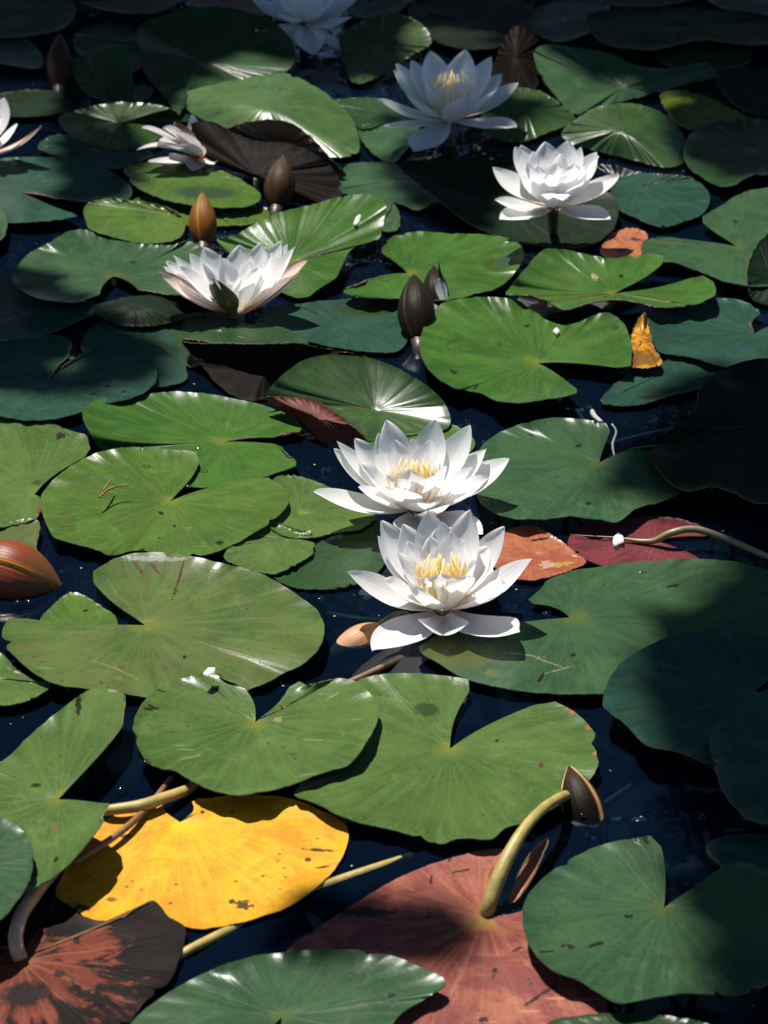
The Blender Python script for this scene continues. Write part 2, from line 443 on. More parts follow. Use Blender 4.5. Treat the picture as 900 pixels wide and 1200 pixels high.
DK = (0.012, 0.008, 0.005)
PADS = 'water lily pads floating on the pond'

def blade(name, parent, origin, mat, h, center, rim, hc=None, lift=0.35, rip=0.14, nrip=4, curl=0.12, pw=2.4,
          closed=False, dome=0.0, seed=0, under='under', nth=180, nr=20, jit=1.1, thick=0.0008, rough_h=0.17, ridge=0.012, nicks=3, lips=True):
    rng = random.Random(seed)
    pts = [(p[0], p[1], p[2] if len(p) > 2 else h + lift) for p in rim]
    R = catmull(pts, nth, closed)
    hc = (center[2] if len(center) > 2 else h) if hc is None else hc
    C = at(center[0], center[1], hc)
    f1, f2, f3 = (rng.uniform(0, 6.28) for _ in range(3))
    rim3, base_h = [], []
    for i in range(nth):
        s = i / (nth - 1)
        end = min(1.0, 6 * min(s, 1 - s)) if not closed else 1.0
        w = math.sin(2 * math.pi * nrip * s + f1) + 0.6 * math.sin(2 * math.pi * (2 * nrip + 1) * s + f2)
        w += 0.35 * math.sin(2 * math.pi * (5 * nrip + 2) * s + f3)
        jx = jit * noise.noise((s * 60, seed * 1.7, 0.3)) + 0.6 * jit * noise.noise((s * 190, seed, 4.0))
        jy = jit * noise.noise((s * 60, seed * 1.7, 7.3)) + 0.6 * jit * noise.noise((s * 190, seed, 9.0))
        if not closed or True:
            hh = max(0.12, R[i][2] + rip * w * end)
        rim3.append(at(R[i][0] + jx, R[i][1] + jy, hh)); base_h.append(R[i][2] * CM)
    V, U, F = [], [], []
    rr = [(k / nr) ** 0.85 for k in range(1, nr + 1)]
    V.append(C - Vector((0, 0, 0.0012)) if dome == 0 else C + Vector((0, 0, dome * CM))); U.append((0.5, 0.0))
    hcm = hc * CM
    for r in rr:
        for i in range(nth):
            q = rim3[i]
            z = hcm + (base_h[i] - curl * CM - hcm) * r ** pw + curl * CM * r ** 14 + (q.z - base_h[i]) * r ** 6
            z += dome * CM * (1 - r * r)
            z += rough_h * CM * r * (1 - r ** 3) * 1.5 * noise.noise(((C.x + (q.x - C.x) * r) * 17 + seed, (C.y + (q.y - C.y) * r) * 17, seed * 0.7))
            z += ridge * CM * math.sin(i / nth * 2 * math.pi * 13 + 1.5 * math.sin(3 * r + seed)) * r * (1 - r) * 2.2
            z -= 0.12 * CM * math.exp(-(r / 0.11) ** 2)
            V.append(Vector((C.x + (q.x - C.x) * r, C.y + (q.y - C.y) * r, max(z, 0.0008))))
            U.append((i / (nth - 1), r))
    if not closed and lips:      # rounded, uneven lips beside the notch
        ends = [(0, 1, rng.uniform(-.006, .007)), (nth - 1, -1, rng.uniform(-.006, .007))]
        for k, r in enumerate(rr):
            for (i0, sgn, amp) in ends:
                for q_ in range(22):
                    i = i0 + sgn * q_
                    v = V[1 + k * nth + i]
                    dv = (rim3[i] - C); dv.z = 0
                    if dv.length < 1e-5: continue
                    dv.normalize()
                    nb = rim3[i0 + sgn * 12] - rim3[i0]; nb.z = 0
                    nb = nb - dv * nb.dot(dv)
                    if nb.length < 1e-6: continue
                    fall = math.exp(-(q_ / 9.0) ** 2)
                    v += nb.normalized() * (amp * math.sin(math.pi * min(1, r)) * fall + .006 * fall * max(0, r - .86) / .14 * (1 if q_ < 6 else .5))
    for _ in range(rng.randint(0, nicks)):      # small tears in the rim
        i0, dep, wd = rng.randrange(4, nth - 4), rng.uniform(.02, .07), rng.choice((1.2, 1.6, 2.6))
        for dq in range(-3, 4):
            f_ = max(0, 1 - abs(dq) / wd) * dep
            for k, r in enumerate(rr):
                if r > .86 and f_ > 0:
                    v = V[1 + k * nth + (i0 + dq) % nth]
                    s_ = 1 - f_ * (r - .86) / .14
                    v.x = C.x + (v.x - C.x) * s_; v.y = C.y + (v.y - C.y) * s_
    cols = nth if closed else nth - 1
    for i in range(cols):
        F.append((0, 1 + i, 1 + (i + 1) % nth))
    for k in range(nr - 1):
        a = 1 + k * nth
        for i in range(cols):
            j = (i + 1) % nth
            F.append((a + i, a + nth + i, a + nth + j, a + j))
    area = sum((rim3[i].x - C.x) * (rim3[(i + 1) % nth].y - C.y) - (rim3[(i + 1) % nth].x - C.x) * (rim3[i].y - C.y) for i in range(nth))
    if area < 0:
        F = [tuple(reversed(f)) for f in F]
    um = M[under] if under in M else preset(under)
    o = mesh_obj(name, V, F, [mat, um, M['rimgreen']], parent, origin, U)
    cnt = {}
    for f in F:
        for a_, b_ in zip(f, f[1:] + f[:1]):
            kk = (min(a_, b_), max(a_, b_)); cnt[kk] = cnt.get(kk, 0) + 1
    o.data.attributes.new('sharp_edge', 'BOOLEAN', 'EDGE')
    for e in o.data.edges:
        if cnt.get(tuple(sorted(e.vertices)), 0) == 1: e.use_edge_sharp = True
    sd = o.modifiers.new('thickness', 'SOLIDIFY')
    sd.thickness = thick; sd.offset = -1.0; sd.material_offset = 1; sd.material_offset_rim = 2
    return o, C

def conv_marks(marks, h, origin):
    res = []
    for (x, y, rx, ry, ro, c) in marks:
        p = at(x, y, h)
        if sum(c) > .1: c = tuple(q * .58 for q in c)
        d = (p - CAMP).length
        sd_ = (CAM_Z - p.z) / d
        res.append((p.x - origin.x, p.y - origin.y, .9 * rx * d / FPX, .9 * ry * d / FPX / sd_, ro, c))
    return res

SEED = [0]
def pad(label, mat, h, center, rim, marks=(), stalk=True, name='lily_pad', cat='lily pad', group=PADS, **kw):
    SEED[0] += 1
    hc = center[2] if len(center) > 2 else h
    org = at(center[0], center[1], hc)
    t = thing(name, org, label, cat, group)
    m = leaf_mat('blade_' + mat, marks=conv_marks(marks, h, org), **tone(mat)) if marks else preset(mat)
    b, C = blade('blade', t, org, m, h, center, rim, seed=kw.pop('seed', SEED[0]), **kw)
    if stalk:
        rng = random.Random(SEED[0] * 3 + 1)
        ex, ey = rng.uniform(-.12, .12), rng.uniform(-.02, .16)
        tube('leaf_stalk', [C - Vector((0, 0, .004)), C + Vector((ex * .2, ey * .2, -.06)), C + Vector((ex * .6, ey * .6, -.2)), C + Vector((ex, ey, -.42))],
             [.003, .0035, .0035], M['stalk_olive'], t, org, 6, 4)
    return t

def petal_mesh(name, parent, org, base, tip, w, mat, cup=0.32, bulge=0.12, nu=9, nv=20, tipcurl=0.0, seed=0, flat=0.30):
    rng = random.Random(seed)
    t = (tip - base); L = t.length; t.normalize()
    a = Vector((t.x, t.y, 0))
    if a.length < 0.08:
        a = Vector((rng.uniform(-.2, .2), -1, 0))
    a.normalize()
    s = Vector((-a.y, a.x, 0))
    n = t.cross(s).normalized()
    if n.dot(Vector((0, 0, 1)) - a * 0.6) < 0: n = -n
    s = n.cross(t)
    p1 = base + t * (0.5 * L) - n * (2 * bulge * L)
    V, U, F = [], [], []
    ph = rng.uniform(0, 6.28)
    for j in range(nv):
        v = 1 - (1 - j / (nv - 1)) ** 1.4
        c = base * (1 - v) ** 2 + p1 * 2 * v * (1 - v) + tip * v * v
        tg = ((p1 - base) * (1 - v) + (tip - p1) * v).normalized()
        nn = (n - tg * n.dot(tg)).normalized()
        c = c + nn * (tipcurl * L * max(0, v - 0.6) ** 2 * 6)
        if v < 0.56:
            f = flat + (1 - flat) * math.sin(v / 0.56 * math.pi / 2) ** 1.1
        else:
            q = (v - 0.56) / 0.44
            f = max(0.015, (1 - q ** 2.15) ** 0.84)
        hw = 0.5 * w * f
        for i in range(nu):
            x = 2 * i / (nu - 1) - 1
            wave = 0.035 * w * math.sin(5 * v + ph + x * 2) * abs(x)
            V.append(c + s * (hw * x) + nn * (cup * hw * (x * x) + wave))
            U.append((i / (nu - 1), v))
    for j in range(nv - 1):
        for i in range(nu - 1):
            k = j * nu + i
            F.append((k, k + 1, k + nu + 1, k + nu))
    return mesh_obj(name, V, F, mat, parent, org, U)

def sphere_tip(base, px, py, L, side):
    d = ray(px, py)
    oc = base - CAMP
    tm = oc.dot(d)
    dist = (oc - d * tm).length
    L = max(L, dist * 1.012)
    q = math.sqrt(L * L - dist * dist)
    return CAMP + d * (tm - q if side == 'f' else tm + q)

CLS = {'o': (7.8, 2.9), 'm': (6.9, 2.5), 'i': (5.2, 2.0), 's': (7.6, 2.7), 'g': (5.6, 3.0), 'l': (6.6, 3.1)}
def flower(label, bx, by, bh, petals, n_st=30, fill=8, fillL=4.2, st_len=3.0, stalk_to=None, wscale=1.0, group='open white water lily flowers', wilted=False, name='water_lily_flower'):
    SEED[0] += 1
    rng = random.Random(SEED[0])
    base = at(bx, by, bh)
    org = Vector((base.x, base.y, base.z))
    t = thing(name, org, label, 'flower', group)
    for k, pt in enumerate(petals):
        px, py, side, cl = pt[:4]
        opt = pt[4] if len(pt) > 4 else {}
        L, w = CLS[cl]
        L, w = opt.get('L', L), opt.get('w', w) * wscale
        tip = sphere_tip(base, px, py, L * CM, side)
        tip = tip.copy(); tip.z = max(tip.z, 0.006)
        dirv = tip - base
        hd = Vector((dirv.x, dirv.y, 0))
        b0 = base + (hd.normalized() * 0.006 if hd.length > 1e-4 else Vector()) + Vector((0, 0, {'o': .001, 's': -.002, 'g': -.002, 'l': -.001, 'm': .004, 'i': .008}[cl]))
        mat = M[opt['mat']] if 'mat' in opt else (M['wilt'] if wilted else M['outer'] if cl in 'ol' else M['sepal_pink'] if cl == 's' else M['sepal_green'] if cl == 'g' else M['petal'])
        el = dirv.z / dirv.length
        bulge = opt.get('bulge', (0.05 if el < 0.15 else 0.11) if cl in 'olsg' else 0.10)
        petal_mesh('sepal' if cl in 'sg' else 'petal', t, org, b0, tip, w * 1.22 * CM, mat, opt.get('cup', 0.42 if cl != 'i' else 0.5), bulge,
                   seed=SEED[0] * 100 + k, tipcurl=opt.get('curl', 0.0))
    for k in range(fill):
        an = 2 * math.pi * (k + rng.uniform(-.25, .25)) / fill
        el = math.radians(rng.uniform(56, 72))
        dv = Vector((math.cos(an) * math.cos(el), math.sin(an) * math.cos(el), math.sin(el)))
        b0 = base + Vector((math.cos(an), math.sin(an), 0)) * .006 + Vector((0, 0, .008))
        petal_mesh('petal', t, org, b0, b0 + dv * fillL * rng.uniform(.9, 1.1) * CM, 2.0 * CM, M['petal'], 0.5, 0.10, seed=SEED[0] * 100 + 60 + k)
    for k in range(n_st):
        an = 2 * math.pi * k * 0.381966 + rng.uniform(-.2, .2)
        q = math.sqrt((k + 0.5) / n_st)
        el = math.radians(87 - 24 * q + rng.uniform(-5, 5))
        dv = Vector((math.cos(an) * math.cos(el), math.sin(an) * math.cos(el), math.sin(el)))
        b0 = base + Vector((math.cos(an), math.sin(an), 0)) * (.011 * q) + Vector((0, 0, .010))
        petal_mesh('stamen', t, org, b0, b0 + dv * st_len * (0.8 + 0.22 * q) * CM * rng.uniform(.9, 1.1), (.17 + .06 * q) * CM, M['stamen'], 0.25, 0.10, 3, 7,
                   tipcurl=0.22, seed=SEED[0] * 100 + 90 + k, flat=0.6)
    # receptacle and stalk
    e = stalk_to if stalk_to is not None else base + Vector((.01, .03, -.4))
    tube('flower_stalk', [base + Vector((0, 0, .002)), base + (e - base) * 0.12 + Vector((0, 0, -.004)), base + (e - base) * .5, e], [.0065, .005, .0045, .0045], M['stalk_bud'], t, org, 10, 6)
    return t

def bud(label, bx, by, bh, tip, R, mat, n_sep=4, twist=0.3, core='petal', open_=0.0, group='closed water lily buds', stalk=True, name='water_lily_bud', peak=0.42, stalkmat='stalk_dark', sub='sepal'):
    """tip: (px, py, L cm, 'f'/'b') ; R radius in cm"""
    SEED[0] += 1
    base = at(bx, by, bh)
    tp = sphere_tip(base, tip[0], tip[1], tip[2] * CM, tip[3])
    ax = (tp - base); L = ax.length; ax.normalize()
    e1 = ax.cross(Vector((0.2, 1, 0.1))).normalized(); e2 = ax.cross(e1)
    org = base.copy()
    t = thing(name, org, label, 'flower bud', group)
    def prof(v):
        if v < peak:
            return 0.34 + 0.66 * math.sin(v / peak * math.pi / 2) ** 0.9
        q = (v - peak) / (1 - peak)
        return max(0.02, (1 - q ** 1.9) ** 0.95)
    nu, nv = 28, 22
    V, U, F = [], [], []
    for j in range(nv):
        v = j / (nv - 1)
        for i in range(nu):
            an = 2 * math.pi * i / nu
            r = R * CM * prof(v) * (0.93 + 0.02 * math.cos(8 * an))
            V.append(base + ax * (L * v * 0.97) + (e1 * math.cos(an) + e2 * math.sin(an)) * r); U.append((i / nu, v))
    for j in range(nv - 1):
        for i in range(nu):
            i2 = (i + 1) % nu
            F.append((j * nu + i, j * nu + i2, (j + 1) * nu + i2, (j + 1) * nu + i))
    F.append(tuple(range(nu - 1, -1, -1)))
    mesh_obj('closed_petals', V, F, M[core], t, org, U)
    for s in range(n_sep):
        a0 = twist + 2 * math.pi * s / n_sep
        V, U, F = [], [], []
        mu, mv = 11, 20
        for j in range(mv):
            v = j / (mv - 1)
            half = math.pi / n_sep * 1.12 * (1 if v < 0.75 else 1 - 0.35 * ((v - .75) / .25) ** 2)
            for i in range(mu):
                x = 2 * i / (mu - 1) - 1
                an = a0 + half * x
                r = R * CM * prof(v) * (1.0 + 0.05 * (1 - x * x) + (0.03 if x > 0 else 0.0) * abs(x)) + open_ * CM * v ** 3
                ridge = 0.03 * R * CM * math.exp(-(x / .12) ** 2) * (1 - v)
                V.append(base + ax * (L * v) + (e1 * math.cos(an) + e2 * math.sin(an)) * (r + ridge)); U.append((i / (mu - 1), v))
        for j in range(mv - 1):
            for i in range(mu - 1):
                k = j * mu + i
                F.append((k, k + 1, k + mu + 1, k + mu))
        o = mesh_obj(sub, V, F, M[mat], t, org, U)
        sd = o.modifiers.new('thickness', 'SOLIDIFY'); sd.thickness = 0.0009; sd.offset = -1
    if stalk:
        e = base - ax * 0.05 + Vector((0.0, 0.02, -.32))
        tube('flower_stalk', [base + ax * .004, base - ax * .02, base - ax * .05 + Vector((0, .005, -.08)), e], [.008, .005, .0045], M[stalkmat], t, org, 8, 5)
    return t

def stem(label, pts, radii, mat, group='loose stems in the water', name='plant_strand'):
    P = [at(*p) for p in pts]
    o = tube(name, P, radii, M[mat], None, P[0], 10, 7)
    return tag(o, label, 'stem', group)

# ------------------------------------------------------------------ setting
def setting():
    # pond water: one sheet, fine near the camera
    w = mesh_obj('water', [(-9, -4, 0), (9, -4, 0), (9, 11, 0), (-9, 11, 0)], [(0, 1, 2, 3)], M['water'], smooth=False)
    tag(w, kind='structure')
    # ground: pond basin in the middle, banks, out to the horizon
    ks = [0, .5, 1, 2, 3, 4, 5, 6, 6.6, 7.0, 7.4, 8, 9, 11, 15, 25, 60, 200, 800]
    nn = 64
    V, F = [(0, 3.5, -.5)], []
    for k in ks[1:]:
        for i in range(nn):
            an = 2 * math.pi * i / nn
            x, y = k * math.cos(an), 3.5 + k * math.sin(an) * (0.95 if k < 12 else 1)
            wob = 0.5 * noise.noise((math.cos(an) * 1.6, math.sin(an) * 1.6, 3.0))
            d = k + wob
            z = -.5 if d < 5.6 else (-.5 + (d - 5.6) / 1.5 * 0.85 if d < 7.1 else 0.35 + min(0.35, (d - 7.1) * .06))
            z += 0.05 * noise.noise((x * .8, y * .8, 0)) if k > 5 else 0
            V.append((x, y, z))
    for i in range(nn):
        F.append((0, 1 + i, 1 + (i + 1) % nn))
    for k in range(len(ks) - 2):
        a = 1 + k * nn
        for i in range(nn):
            j = (i + 1) % nn
            F.append((a + i, a + nn + i, a + nn + j, a + j))
    midx = [0 if max((Vector(V[q]) - Vector((0, 3.5, 0))).xy.length for q in f) < 6.3 else 1 for f in F]
    gnd = mesh_obj('ground', V, F, [M['mud'], M['grass_bank']], mat_idx=midx)
    tag(gnd, kind='structure')
setting()

# ------------------------------------------------------------------ the tree on the bank whose shade dapples the pond
SHADE = [
    ([(-150, -200), (1050, -200), (1050, 170), (880, 155), (800, 115), (690, 108), (610, 70), (560, 40), (480, 40), (455, 95), (345, 95), (280, 80), (215, 115), (150, 150), (75, 165), (75, 90), (-150, 90)], 1.0),
    ([(-150, 315), (40, 340), (110, 385), (175, 415), (170, 450), (80, 468), (-150, 450)], 0.8),
    ([(770, 480), (840, 440), (1050, 410), (1050, 1290), (925, 1290), (850, 1180), (815, 1090), (830, 1030), (777, 905), (755, 800), (800, 735), (860, 690), (860, 620), (750, 595), (700, 565), (735, 530)], 0.55),
    ([(455, 128), (600, 120), (625, 150), (618, 200), (520, 205), (490, 178), (455, 170)], 0.12),
    ([(790, 135), (1050, 135), (1050, 235), (870, 215), (800, 190)], 0.9),
    ([(85, 165), (165, 185), (150, 235), (85, 250)], 0.6),
    ([(345, 1078), (450, 1074), (545, 1086), (520, 1118), (350, 1118)], 1.0),
    ([(460, 195), (560, 190), (590, 240), (560, 275), (510, 255)], 0.6),
]
def inside(x, y, poly):
    c = False
    j = len(poly) - 1
    for i in range(len(poly)):
        xi, yi = poly[i]; xj, yj = poly[j]
        if (yi > y) != (yj > y) and x < (xj - xi) * (y - yi) / (yj - yi) + xi:
            c = not c
        j = i
    return c

def shade_at(p):
    """how much shade the photo shows where the sun line through p meets the water (1 outside the picture)"""
    g = p - S * (p.z / S.z)
    v = g - CAMP
    if v.dot(FW) < 0.3: return 0.85
    x, y = to_px(g)
    if x < -70 or x > 970 or y < -130 or y > 1290: return 0.85
    for poly, d in SHADE:
        if inside(x, y, poly): return d
    return 0.0

def build_tree():
    rng = random.Random(11)
    root = Vector((-3.9, 9.3, 0.42))
    t = thing('broadleaf_tree', root, 'broadleaf tree leaning over the pond from its bank and shading the pads', 'tree')
    top = Vector((-2.9, 7.6, 3.3))
    tube('trunk', [root + Vector((-.1, .2, -.4)), root + Vector((.1, -.2, .9)), root + Vector((.45, -.8, 1.9)), top], [.24, .19, .16, .12], M['bark'], t, root, 14, 8)
    paths = [[(-1.9, 6.6, 3.5), (-1.2, 5.2, 3.0)], [(-1.4, 6.5, 3.6), (-.4, 5.0, 2.9)], [(-1.0, 6.8, 3.7), (.3, 5.4, 3.0)], [(-2.8, 6.2, 3.6), (-2.4, 5.0, 3.3)], [(-.8, 7.0, 3.8), (1.0, 5.8, 3.2)],
             [(-1.2, 7.2, 4.1), (-.3, 6.3, 3.9)], [(-3.3, 6.8, 3.7), (-3.4, 6.0, 3.6)], [(-2.7, 5.6, 3.3), (-1.9, 4.3, 2.9), (-.95, 3.3, 2.4)], [(-.6, 7.0, 3.8), (1.0, 5.4, 3.2), (.5, 3.9, 2.9), (-.05, 2.5, 2.4)]]
    for q in paths:
        tube('limb', [top - Vector((0, 0, .05))] + [Vector(w_) for w_ in q], [.07, .035, .010], M['bark'], t, root, 8, 8)
    V, F = [], []
    n = 0
    tries = 0
    cen = Vector((-.7, 5.0, 3.0)); rad = Vector((2.7, 2.9, 1.15))
    def leaf(p, lo=.036, hi=.055):
        sz = rng.uniform(lo, hi)
        d = Vector((rng.gauss(0, 1), rng.gauss(0, 1), rng.gauss(-.3, .5))).normalized()
        nrm = Vector((rng.gauss(0, .5), rng.gauss(0, .5), 1)).normalized()
        s = d.cross(nrm).normalized(); nrm = s.cross(d)
        k = len(V)
        V.extend([p - d * sz, p - s * sz * .55 + nrm * sz * .12, p + d * sz * 1.1, p + s * sz * .55 + nrm * sz * .12, p])
        F.extend([(k, k + 4, k + 1), (k + 4, k + 2, k + 1), (k, k + 3, k + 4), (k + 4, k + 3, k + 2)])
    while n < 26000 and tries < 400000:
        tries += 1
        q = Vector((rng.uniform(-1, 1), rng.uniform(-1, 1), rng.uniform(-1, 1)))
        if q.length > 1: continue
        p = cen + Vector((q.x * rad.x, q.y * rad.y, q.z * rad.z))
        if p.z < 1.75: continue
        cl = noise.noise((p.x * 1.6, p.y * 1.6, p.z * 2.0))
        if rng.random() > 0.62 + cl * 0.9: continue
        sh = shade_at(p)
        if sh <= 0 or p.y < 1.2 or rng.random() > sh: continue
        leaf(p); n += 1
    # leafy sprays added up the sun line so their shade fills the SHADE outlines
    for si, ((poly, d), cnt) in enumerate(zip(SHADE, (15000, 1500, 520, 60, 900, 180, 90, 250))):
        xs = [q[0] for q in poly]; ys = [q[1] for q in poly]
        x0, x1, y0, y1 = min(xs), max(xs), min(ys), max(ys)
        k = 0
        while k < cnt:
            g = Vector((rng.uniform(-1.2, 1.2), rng.uniform(.7, 4.4), 0))
            x, y = to_px(g)
            if y < -100 and rng.random() < .5: continue
            if not inside(x, y, poly): continue
            z = rng.uniform(2.9, 4.4) if si == 2 else rng.uniform(1.9, 3.2)
            if noise.noise((g.x * 9, g.y * 4.5, z * .6)) < -.28: continue
            leaf(g + S * (z / S.z), .026, .042); k += 1
    o = mesh_obj('crown', V, F, M['crown'], t, root)
    print('crown leaves', n, 'tries', tries)
build_tree()

def far_trees():  # unseen tree row added to darken the sky reflection in the water
    rng = random.Random(23)
    V, F = [], []
    for k in range(3600):
        q = Vector((rng.gauss(0, 1), rng.gauss(0, 1), rng.gauss(0, 1))).normalized() * rng.random() ** 0.4
        p = Vector((q.x * 1.35, q.y * 1.25, 2.6 + q.z * 2.1))
        if noise.noise((p.x * 1.1, p.y * 1.1, p.z * 1.1)) < -.22: continue
        sz = rng.uniform(.07, .13)
        d = Vector((rng.gauss(0, 1), rng.gauss(0, 1), rng.gauss(-.3, .6))).normalized()
        nrm = Vector((rng.gauss(0, .6), rng.gauss(0, .6), 1)).normalized()
        s = d.cross(nrm).normalized(); nrm = s.cross(d)
        i = len(V)
        V.extend([p - d * sz, p - s * sz * .5 + nrm * sz * .1, p + d * sz, p + s * sz * .5 + nrm * sz * .1, p])
        F.extend([(i, i + 4, i + 1), (i + 4, i + 2, i + 1), (i, i + 3, i + 4), (i + 4, i + 3, i + 2)])
    t0 = thing('added_bank_tree', (0, 0, 0), 'unseen leafy tree added on the far bank to darken the pond reflections', 'tree', 'unseen trees added along the far bank')
    mesh_obj('crown', V, F, M['crown'], t0, (0, 0, 0))
    tube('trunk', [(0, 0, -.3), (.05, 0, 1.0), (-.04, .05, 2.2), (0, 0, 3.8)], [.15, .11, .08, .02], M['bark'], t0, (0, 0, 0), 10, 5)
    spots = [(-5.6, 10.6, .2, 1.1), (-1.6, 11.9, 1.4, 1.25), (.8, 11.6, 2.2, 1.0), (2.9, 11.4, 3.3, 1.2), (5.2, 10.2, 4.4, 1.1), (7.4, 8.2, 5.2, 1.2), (-7.8, 8.0, 1.9, 1.2), (-3.4, 12.4, .8, 1.3), (1.8, 13.2, 2.9, 1.4)]
    for k, (x, y, r, s) in enumerate(spots):
        o = t0 if k == 0 else t0.copy()
        if k:
            COL.objects.link(o)
            for c in list(t0.children):
                q = c.copy(); COL.objects.link(q); q.parent = o
        o.location = (x, y, .35); o.rotation_euler = (0, 0, r); o.scale = (s, s, s)
far_trees()

# ------------------------------------------------------------------ lily pads, near to far
pad('big dark green pad right of the yellow stalk at the bottom right corner', 'jade', 1.2, (778, 1062), [(772, 980), (720, 986), (682, 999), (648, 1020), (624, 1042), (613, 1064), (614, 1090), (625, 1114), (647, 1136), (680, 1150), (705, 1166), (725, 1175), (760, 1170), (800, 1164), (870, 1164), (910, 1146), (942, 1110), (940, 1060), (908, 1025), (878, 1010), (858, 1004)],
    marks=[(737, 1074, 7, 3, 0, DK), (667, 1112, 10, 4, .1, DK), (700, 1108, 14, 2.2, .5, DK), (735, 1120, 6, 4, 0, (.02, .035, .02)), (640, 1120, 11, 1.8, .2, DK), (756, 990, 4, 8, 0, DK)], lift=.5)
pad('dull green pad tapering to a point, cut off by the bottom edge', 'jade', 1.0, (330, 1190), [(362, 1268), (440, 1234), (468, 1190), (508, 1164), (523, 1151), (492, 1133), (460, 1120), (428, 1114), (385, 1112), (340, 1115), (290, 1122), (240, 1140), (190, 1168), (155, 1197), (140, 1220), (190, 1252), (240, 1266), (290, 1268)],
    marks=[(458, 1168, 6, 2.5, 0, DK), (425, 1178, 5, 3, 0, (.09, .13, .06))], lift=.3)
pk = pad('large pink upturned pad with a thick yellow stalk rising from its centre', 'pink', .2, (568, 1074), [(600, 996), (560, 998), (520, 1008), (470, 1027), (406, 1065), (366, 1092), (335, 1115), (328, 1150), (360, 1196), (430, 1240), (520, 1262), (620, 1255), (690, 1225), (712, 1185), (690, 1150), (662, 1120), (638, 1092), (622, 1062)],
    marks=[(425, 1069, 52, 6, .04, (.012, .012, .014)), (523, 1097, 54, 2.5, .72, (.26, .16, .035)), (580, 1137, 5, 3.5, .4, DK), (566, 1194, 8, 4, .5, DK), (633, 1166, 36, 2.2, .75, DK), (606, 1112, 8, 2, .6, DK), (540, 1020, 14, 1.6, .3, DK), (505, 1030, 2.5, 7, 0, DK), (527, 1006, 3, 6, 0, DK)], lift=.05, rip=.03, stalk=False)  # long black wedge mark is a shadow put into the blade colour
rust = pad('reddish brown decaying pad with blackened streaks in the bottom left corner', 'rust', .5, (24, 1124), [(72, 1062), (95, 1072), (125, 1079), (148, 1073), (180, 1056), (198, 1074), (217, 1087), (210, 1122), (198, 1150), (168, 1176), (148, 1202), (90, 1242), (0, 1262), (-70, 1230), (-95, 1170), (-82, 1124), (-45, 1108), (-8, 1110)],
    marks=[(70, 1141, 9, 5, 0, DK), (90, 1101, 6, 8, 0, DK), (30, 1165, 40, 20, .3, (.005, .004, .004)), (100, 1165, 34, 7, -.5, (.005, .004, .004)), (150, 1145, 45, 6, -.3, (.005, .004, .004)), (165, 1090, 48, 12, .2, (.009, .005, .005)), (75, 1182, 26, 8, -.8, (.005, .004, .004))], lift=.1, rip=.06, stalk=False)
pad('bright yellow dying pad with brown speckles', 'yellow', .25, (211, 962), [(222, 934), (250, 933), (310, 932), (345, 937), (378, 950), (407, 969), (405, 995), (391, 1020), (365, 1045), (330, 1066), (300, 1076), (262, 1085), (226, 1088), (195, 1078), (150, 1076), (107, 1079), (85, 1062), (66, 1048), (76, 1020), (92, 995), (112, 970), (135, 955), (165, 942), (190, 938)],
    marks=[(285, 1060, 12, 7, -.2, DK), (375, 996, 24, 2.2, -.12, DK), (360, 1007, 5, 2.5, 0, DK), (380, 1016, 12, 1.5, .2, DK), (95, 1064, 14, 5, -.3, DK), (130, 1054, 6, 4, 0, (.3, .08, .02)), (147, 980, 9, 2.5, .1, DK), (237, 951, 3, 3, 0, DK), (272, 1056, 6, 3, .9, DK), (205, 950, 10, 2, -1.0, DK)], lift=.1, rip=.05)
pad('notched pad at the left edge whose lower lobe shades the yellow pad', 'mid', 2.5, (68, 935), [(152, 838), (154, 822), (145, 812), (125, 807), (108, 807), (90, 817), (60, 840), (30, 866), (5, 890), (-40, 905), (-90, 950), (-100, 1010), (-60, 1070), (0, 1075), (15, 1055, 2.8), (45, 1038, 3.0), (70, 1022, 3.3), (100, 990, 3.8), (120, 965, 4.1), (133, 938, 4.3)],
    marks=[(92, 828, 4, 14, .1, DK), (42, 921, 6, 4, .5, DK), (64, 970, 5, 10, .4, (.16, .15, .05)), (66, 1013, 3, 6, 0, DK), (133, 811, 8, 3, .2, (.3, .28, .18))], lift=.2, rip=.12)
pad('pad lying over its neighbour low on the left edge', 'jade', 3.9, (-35, 1015), [(-45, 1095), (0, 1078), (18, 1058), (33, 1034), (39, 1006), (35, 985), (20, 968), (0, 957), (-40, 953), (-85, 975), (-105, 1030), (-85, 1080)], lift=.1, rip=.05)
pad('heart shaped pad with deep top notch just above the yellow one', 'mid', 1.35, (299, 845), [(342, 796), (352, 800), (380, 798), (395, 795), (420, 800), (436, 815), (444, 832), (440, 850), (425, 876), (410, 895), (380, 905), (340, 920), (310, 927), (280, 932), (255, 928), (225, 915), (205, 903), (190, 901), (175, 895), (165, 880), (156, 860), (158, 840), (170, 820), (190, 805), (215, 795), (245, 787), (262, 790), (279, 798)],
    marks=[(180, 834, 9, 2, -.4, DK), (174, 837, 9, 2, .1, DK), (186, 812, 8, 1.4, -.5, DK), (222, 890, 24, 1.8, .35, (.24, .22, .09)), (258, 814, 24, 1.2, -.9, (.08, .06, .03)), (325, 843, 8, 3.5, 0, (.30, .27, .13)), (390, 817, 14, 1.5, .8, (.26, .24, .12)), (247, 783, 8, 4, .3, (.6, .6, .55)), (365, 868, 20, 1.3, -.15, (.2, .24, .1))], lift=.5, rip=.2)
